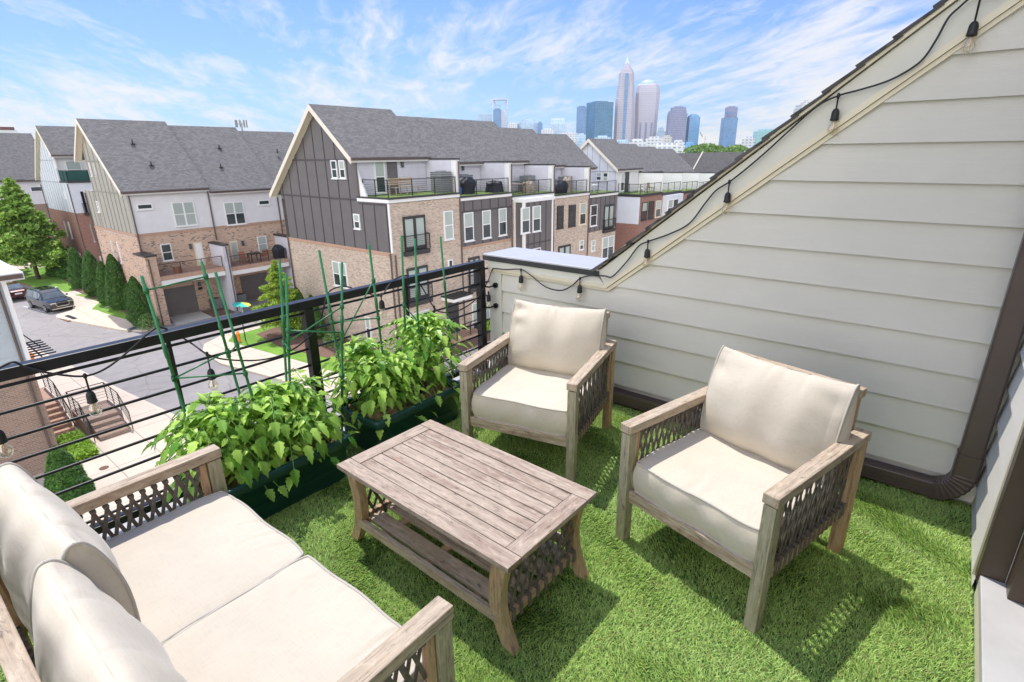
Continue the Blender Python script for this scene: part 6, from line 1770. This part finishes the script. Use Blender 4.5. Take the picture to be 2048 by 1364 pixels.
# antenna mast
am = empty('antenna_mast', (-110, 53.7, G), 'cell phone mast with panel antennas showing above the roofs', 'antenna mast')
m_ = MB(); m_.tube([(-110, 53.7, G), (-110, 53.7, 8.0)], .16, 10); m_.build('pole', M['galv'], am)
m_ = MB()
for k_ in range(9):
    a = k_ * .698; m_.box((-110 + 1.0 * math.cos(a) - .07, 53.7 + 1.0 * math.sin(a) - .07, 7.1), (-110 + 1.0 * math.cos(a) + .07, 53.7 + 1.0 * math.sin(a) + .07, 8.4))
m_.build('panel_antennas', M['galv'], am)
m_ = MB()
for k_ in range(3):
    a = k_ * 2.094; b = a + 2.094
    m_.beam((-110 + 1.1 * math.cos(a), 53.7 + 1.1 * math.sin(a), 7.7), (-110 + 1.1 * math.cos(b), 53.7 + 1.1 * math.sin(b), 7.7), .08, .08, grain=False)
m_.build('platform', M['galv'], am)
# ================================================================ skyline
hm, ht = newmat('thin summer haze')
vo = ht.n('ShaderNodeVolumePrincipled', 0, None, Color=(.86, .91, 1.0, 1), Density=.00013, Anisotropy=.3)
ho = ht.t.nodes.new('ShaderNodeOutputMaterial'); ht.t.links.new(vo, ho.inputs['Volume'])
m_ = MB(); m_.box((-2300, -400, G - 1.1), (700, 2300, 300)); tag(m_.build('haze', hm), kind='stuff')
def facade(name, glass_c, frame_c, bw_, bh_, ms, rough=.25, metal=0.0, var=.3, spec=.5):
    m, t = newmat(name)
    uv = UV(t)
    nd = t.t.nodes.new('ShaderNodeTexBrick'); nd.offset = 0; t.t.links.new(uv, nd.inputs['Vector'])
    nd.inputs['Scale'].default_value = 1; nd.inputs['Brick Width'].default_value = bw_; nd.inputs['Row Height'].default_value = bh_; nd.inputs['Mortar Size'].default_value = ms
    nd.inputs['Color1'].default_value = (0, 0, 0, 1); nd.inputs['Color2'].default_value = (1, 1, 1, 1)
    g = t.ramp(nd.outputs[0], [(0, tuple(x * (1 - var) for x in glass_c)), (1, tuple(min(1, x * (1 + var)) for x in glass_c))])
    big = t.noise(t.scale(uv, (.02, .012, 1)), 1.5, 3, .6)
    g = t.mix(t.ramp(big, [(.4, .0), (.65, .5)]), g, tuple(min(1, x * 1.7 + .05) for x in glass_c))
    c = t.mix(nd.outputs[1], g, frame_c)
    fin(t, c, rough, None, metal, Specular_IOR_Level=spec)
    return m
FC = {
 'stone': facade('pale granite tower facade', (.20, .22, .33), (.50, .46, .52), 3.2, 4.0, .95, .5),
 'stone2': facade('pinkish tower facade', (.24, .26, .38), (.52, .48, .56), 2.4, 4.0, .8, .5),
 'blue': facade('blue curtain wall', (.05, .16, .36), (.12, .26, .46), 3.0, 4.0, .35, .2),
 'teal': facade('teal curtain wall', (.03, .14, .27), (.08, .24, .38), 6.0, 4.0, .5, .2),
 'pale': facade('pale blue curtain wall', (.28, .42, .60), (.52, .62, .74), 3.0, 4.0, .5, .25),
 'slate': facade('slate tower facade', (.10, .13, .26), (.27, .26, .38), 3.0, 4.0, .55, .4),
 'bright': facade('bright blue curtain wall', (.08, .26, .52), (.20, .42, .65), 4.0, 4.0, .4, .2),
 'white': facade('white office facade', (.24, .30, .40), (.66, .66, .70), 5.0, 3.8, 1.2, .5),
 'cream': facade('cream apartment facade', (.20, .26, .36), (.60, .58, .56), 4.5, 3.4, 1.1, .5),
 'aqua': facade('aqua glass facade', (.20, .42, .46), (.36, .56, .60), 4.0, 4.0, .6, .25)}
def pos(px_, py_, D):
    d = ray(px_, py_); h = math.hypot(d.x, d.y); return Vector((d.x / h * D, d.y / h * D, H + d.z / h * D))
def frame_at(xl, xr, yt, D):
    """centre, width, top height and the rotation that turns a side to the viewer"""
    ym = 300
    a, b = pos(xl, yt, D), pos(xr, yt, D)
    c = (a + b) / 2; wdt = (Vector((a.x, a.y)) - Vector((b.x, b.y))).length
    ang = math.atan2(b.y - a.y, b.x - a.x)
    return c, wdt, c.z, ang
def tower(label, xl, xr, yt, D, mat, cat='skyscraper', turn=0.0, depth=1.0, tiers=(), extra=None, name='skyscraper', crown=None, grp='towers of the distant skyline'):
    a = kc(xl, yt); b = kc(xr, yt)
    c, wd, zt, ang = frame_at(a[0], b[0], a[1], D)
    ang += turn; k_ = wd / (abs(math.cos(turn)) + depth * abs(math.sin(turn)))
    root = empty(name, (c.x, c.y, G), label, cat, grp, ang)
    hw, hd = k_ / 2, k_ * depth / 2; Hh = zt - G
    m_ = MB()
    z0 = 0
    T = list(tiers) or [(1.0, 1.0)]
    for fz, fw in T:
        z1 = Hh * fz; m_.box((-hw * fw, -hd * fw, z0), (hw * fw, hd * fw, z1)); z0 = z1
    o = m_.build('facade', FC[mat], root, local=True)
    m_ = MB(); fw = T[-1][1]; m_.box((-hw * fw * .6, -hd * fw * .6, Hh), (hw * fw * .6, hd * fw * .6, Hh + 2.5)) if crown is None else crown(m_, hw, hd, Hh, D)
    m_.build('roof_plant' if crown is None else 'crown', FC[mat] if crown is None else M['white'], root, local=True)
    return root, hw, hd, Hh
D0 = 1500
# tallest tower, stepped with a spired crown
def mid(y, x0, x1): return (kc(x0, y), kc(x1, y))
def stack(label, levels, D, mat, cat='skyscraper', sides=8, name='skyscraper', cut=.30):
    """levels: (y, xl, xr) in the enlarged survey photograph, from the base up; chamfered plan"""
    c0 = None; rings = []
    for (y, x0, x1) in levels:
        a, b = kc(x0, y), kc(x1, y); pa, pb = pos(*a, D), pos(*b, D); c = (pa + pb) / 2
        rings.append((c, (Vector((pa.x - pb.x, pa.y - pb.y, 0))).length, c.z, math.atan2(pb.y - pa.y, pb.x - pa.x)))
    base = rings[0]; root = empty(name, (base[0].x, base[0].y, G), label, cat, 'towers of the distant skyline', base[3])
    m_ = MB(); prev = None; mcx = sum(r_[0].x for r_ in rings) / len(rings)
    for i, (c, w_, z_, an) in enumerate([(base[0], base[1], G, base[3])] + rings):
        hw = w_ / 2; q = hw * (1 - cut * 1.0)
        off = (Vector((c.x - base[0].x, c.y - base[0].y, 0))).dot(Vector((math.cos(base[3]), math.sin(base[3]), 0))) * .35
        pts = [Vector((x_ + off, y_, z_ - G)) for x_, y_ in ((-q, -hw), (q, -hw), (hw, -q), (hw, q), (q, hw), (-q, hw), (-hw, q), (-hw, -q))]
        if prev:
            for k_ in range(8): m_.face([prev[k_], prev[(k_ + 1) % 8], pts[(k_ + 1) % 8], pts[k_]])
        prev = pts
    m_.face(prev)
    m_.build('facade', FC[mat], root, local=True)
    return root, rings
root, rg_ = stack('tallest granite tower of the skyline with a spired crown', [(500, 905, 1015), (400, 908, 1017), (272, 912, 1019), (270, 918, 1019), (200, 922, 1018), (198, 927, 1017), (131, 932, 1017), (129, 939, 1012), (112, 943, 1008), (110, 949, 1002), (96, 953, 998), (94, 958, 993), (82, 962, 989)], D0, 'stone')
w0 = rg_[-1][1]; zc = rg_[-1][2] - G
m_ = MB(); off = (Vector((rg_[-1][0].x - rg_[0][0].x, rg_[-1][0].y - rg_[0][0].y, 0))).dot(Vector((math.cos(rg_[0][3]), math.sin(rg_[0][3]), 0))) * .35
for i in range(7):
    xx = off + w0 * (-.42 + .14 * i); hh = (5, 9, 14, 17, 14, 9, 5)[i]; m_.tube([(xx, 0, zc - 1), (xx, 0, zc + hh)], [.9, .35], 6)
m_.build('spires', M['white'], root, local=True)
for k_ in (-.18, .18):
    pass
m_ = MB(); wb = rg_[0][1]; m_.box((-wb * .07, -wb * .52, 0), (wb * .07, -wb * .48, (rg_[6][2] - G) * .99)); m_.build('glass_spine', FC['blue'], root, local=True)
root, rg_ = stack('flared granite tower with a domed glass top beside the tallest tower', [(490, 1022, 1138), (400, 1024, 1146), (300, 1024, 1154), (242, 1026, 1160), (215, 1034, 1158), (200, 1036, 1152), (192, 1042, 1146)], D0 * 1.02, 'stone2')
m_ = MB(); wt = rg_[-1][1]; zt = rg_[-1][2] - G; off = (Vector((rg_[-1][0].x - rg_[0][0].x, rg_[-1][0].y - rg_[0][0].y, 0))).dot(Vector((math.cos(rg_[0][3]), math.sin(rg_[0][3]), 0))) * .35
hd_ = pos(*kc(1095, 165), D0 * 1.02).z - pos(*kc(1095, 194), D0 * 1.02).z
m_.grid(lambda a, b: (off + wt * .46 * math.cos(math.pi / 2 * a) * math.cos(2 * math.pi * b), wt * .46 * math.cos(math.pi / 2 * a) * math.sin(2 * math.pi * b), zt + hd_ * math.sin(math.pi / 2 * a)), 6, 20)
m_.build('dome', FC['pale'], root, local=True)
m_ = MB()
for s in (-1, 0, 1): m_.box((s * rg_[0][1] * .26 - rg_[0][1] * .045, -rg_[0][1] * .52, 0), (s * rg_[0][1] * .26 + rg_[0][1] * .045, -rg_[0][1] * .47, zt * .94))
m_.build('glass_bands', FC['slate'], root, local=True)
tower('plain grey slab between the two tallest towers', 1018, 1056, 298, D0 * 1.1, 'cream')
# tower with an open frame top
root, hw, hd, Hh = tower('pale tower with a hollow square frame on top, left of the skyline', 236, 321, 335, D0 * 1.05, 'pale')
zt = pos(*kc(278, 272), D0 * 1.05).z - G; z0 = Hh + 2
m_ = MB(); tk = hw * .13
m_.box((-hw, -hd * .6, z0), (-hw + tk, hd * .6, zt)); m_.box((hw - tk, -hd * .6, z0), (hw, hd * .6, zt)); m_.box((-hw + tk, -hd * .6, zt - tk), (hw - tk, hd * .6, zt))
m_.beam((-hw + tk, 0, zt - tk * 1.2), (-hw * .3, 0, z0 + 2), tk, tk, grain=False); m_.beam((hw - tk, 0, zt - tk * 1.2), (hw * .1, 0, z0), tk, tk, grain=False)
m_.build('open_frame', M['siding_lav'], root, local=True)
root, hw, hd, Hh = tower('round topped blue glass tower in front of the framed tower', 240, 284, 330, D0 * .95, 'blue', depth=.7)
m_ = MB(); m_.grid(lambda a, b: (hw * math.cos(math.pi * a), -hd + 2 * hd * b, Hh + hw * 1.1 * math.sin(math.pi * a)), 12, 2); m_.build('rounded_top', FC['blue'], root, local=True)
tower('short pale glass block at the left end of the skyline', 151, 232, 357, D0, 'pale', turn=.2)
tower('slim lavender block right of the round topped tower', 283, 302, 345, D0 * .93, 'stone2')
tower('small white building right of the framed tower', 322, 372, 408, D0 * .9, 'white')
tower('broad low blue glass tower on the left of the skyline', 371, 487, 390, D0 * .9, 'pale', turn=.25, tiers=((.93, 1), (1, .72)))
tower('narrow dark blue block at the right of the broad low tower', 485, 512, 404, D0 * .88, 'blue')
root, hw, hd, Hh = tower('white and blue building with a slatted roof crown', 548, 645, 412, D0 * .92, 'pale')
zt = pos(*kc(596, 380), D0 * .92).z - G
m_ = MB()
for i in range(9):
    xx = -hw * .7 + hw * 1.4 * i / 8; m_.box((xx - .5, -2, Hh), (xx + .5, 2, zt))
m_.box((-hw * .72, -2.1, zt - 1.5), (hw * .72, 2.1, zt)); m_.build('roof_screen', M['white'], root, local=True)
tower('low white block left of the slatted crown building', 505, 575, 442, D0 * .8, 'white'); tower('low pale block right of the slatted crown building', 600, 705, 462, D0 * .75, 'white', turn=.2)
tower('blue glass tower at the left of the tall cluster', 702, 757, 316, D0 * .98, 'blue')
tower('big teal glass tower left of the tallest tower', 756, 906, 291, D0 * .97, 'teal', turn=.55, depth=.85)
tower('white base building in front of the teal tower', 800, 888, 484, D0 * .6, 'pale'); tower('light glass block below the teal tower', 700, 752, 470, D0 * .62, 'pale')
tower('small light blue tower right of the domed tower', 1142, 1196, 434, D0, 'pale', tiers=((.9, 1), (1, .6)))
tower('slate purple tower with a stepped top', 1203, 1316, 338, D0 * .96, 'slate', tiers=((.94, 1), (1.0, .9)), turn=.15)
tower('flat penthouse block on the slate purple tower line', 1222, 1308, 320, D0 * .99, 'slate')
tower('bright blue glass tower right of the slate tower', 1310, 1387, 362, D0 * .98, 'bright', turn=.45, depth=.7, tiers=((.96, 1), (1, .8)))
tower('dark blue tower standing alone right of the crane', 1505, 1598, 350, D0 * .95, 'blue', turn=.35, depth=.8, tiers=((.9, 1.0),))
tower('upper part of the lone dark blue tower line', 1524, 1594, 318, D0 * .97, 'slate', turn=.2, depth=.8)
tower('low pinkish white building left of the aqua block', 1618, 1692, 490, D0 * .6, 'white'); tower('aqua glass block near the roof edge', 1678, 1815, 450, D0 * .6, 'aqua', turn=.3, depth=.7)
tower('cream apartment tower rising behind the roof edge', 1908, 2060, 290, D0 * .55, 'cream', turn=.35, tiers=((.90, 1), (.96, .9), (1.0, .55)))
for i, (a, b, y, dd, mt, tn) in enumerate(((1080, 1180, 490, .55, 'white', .1), (1165, 1230, 482, .6, 'cream', .3), (1100, 1300, 530, .42, 'white', .05), (1225, 1300, 510, .5, 'white', .2), (1290, 1360, 520, .5, 'bright', .1), (985, 1085, 505, .45, 'white', .2), (905, 1000, 508, .5, 'pale', .1), (640, 700, 500, .6, 'cream', .1))):
    tower(('long white office block at the foot of the domed tower', 'cream block left of the slate tower foot', 'wide white parking deck above the far roofs', 'white block at the foot of the slate tower', 'low bright blue block at the foot of the blue tower', 'white podium at the foot of the tallest tower', 'pale glass podium left of the tallest tower', 'cream low block below the slatted crown building')[i], a, b, y, D0 * dd, mt, 'building', tn, .6, name='office_block', grp='low blocks at the foot of the skyline')
crp = pos(*kc(1403, 520), 700); crt = pos(*kc(1405, 470), 700)
cr = empty('tower_crane', (crp.x, crp.y, G), 'tiny construction crane between the bright blue and the lone dark tower', 'crane')
m_ = MB(); m_.beam((crp.x, crp.y, G), (crp.x, crp.y, crt.z), 2.2, 2.2, grain=False); m_.build('mast', M['white'], cr)
m_ = MB(); e0 = pos(*kc(1383, 455), 700); e1 = pos(*kc(1415, 492), 700); m_.beam(e0, (crp.x, crp.y, crt.z - 4), 1.3, 1.3, grain=False); m_.beam((crp.x, crp.y, crt.z - 4), e1, 1.6, 1.6, grain=False); m_.build('jib', M['galv'], cr)
# distant tree belt: separate trees near the dark roofs, one mass farther off
def far_tree(px_, py_, D, r_, label, seed):
    c = pos(px_, py_, D); base = c.z - r_ * 2.0
    root = empty('broadleaf_tree', (c.x, c.y, G), label, 'tree', 'trees beyond the dark roofs')
    P, N = crown_pts((c.x, c.y, base, r_ * 2.0), lambda t_: r_ * 1.15 * math.sqrt(max(.02, 1 - (2 * t_ - .9) ** 2 / 1.25)), 2600, seed, rough=.22, depth=.5)
    leafcloud('crown', P, N, r_ * .09, 'fartree', root, seed, .7)
    m_ = MB(); m_.tube([(c.x, c.y, G), (c.x, c.y, base + r_)], [r_ * .12, r_ * .06], 7); m_.build('trunk', M['bark'], root)
tl = ['leftmost', 'second', 'third', 'fourth', 'fifth', 'sixth', 'rightmost']
for i, (x_, y_, r_) in enumerate(((1372, 528, 8), (1425, 520, 9), (1468, 530, 8), (1535, 545, 7), (1590, 528, 9), (1625, 545, 7), (1655, 548, 6))):
    a = kc(x_, y_); far_tree(a[0], a[1], 300 + 12 * (i % 3), r_, tl[i] + ' of the green treetops showing above the far dark roofs', 200 + i)
fb = empty('tree_belt', (0, 0, G), 'distant belt of trees along the horizon', 'woodland'); fb['kind'] = 'stuff'
rs_ = np.random.RandomState(12); n = 26000
an = rs_.uniform(R(-100), R(60), n); dd = rs_.uniform(480, 900, n)
hh = (np.sin(an * 40) * .5 + np.sin(an * 93 + 1) * .3 + 1.6) * 3.2
Pt = np.stack([np.sin(an) * dd, np.cos(an) * dd, G + rs_.uniform(0, 1, n) ** .6 * (hh + 2.5)], 1)
leafcloud('foliage', Pt, np.tile([0, 0, 1.], (n, 1)), 3.2, 'fartree', fb, 14, .8)
# red roofed block peeping over the far left roof
c = pos(0, 262, 260); m_ = MB(); m_.box((c.x - 9, c.y - 4, G), (c.x + 3, c.y + 4, c.z + .2)); rb = empty('office_block', (c.x, c.y, G), 'bit of a red and white building above the roofs at the left edge', 'building'); m_.build('wall', M['white'], rb)
m_ = MB(); m_.box((c.x - 9.1, c.y - 4.1, c.z + .2), (c.x - 1.0, c.y + 4.1, c.z + 1.4)); m_.build('roof', M['redpaint'], rb)
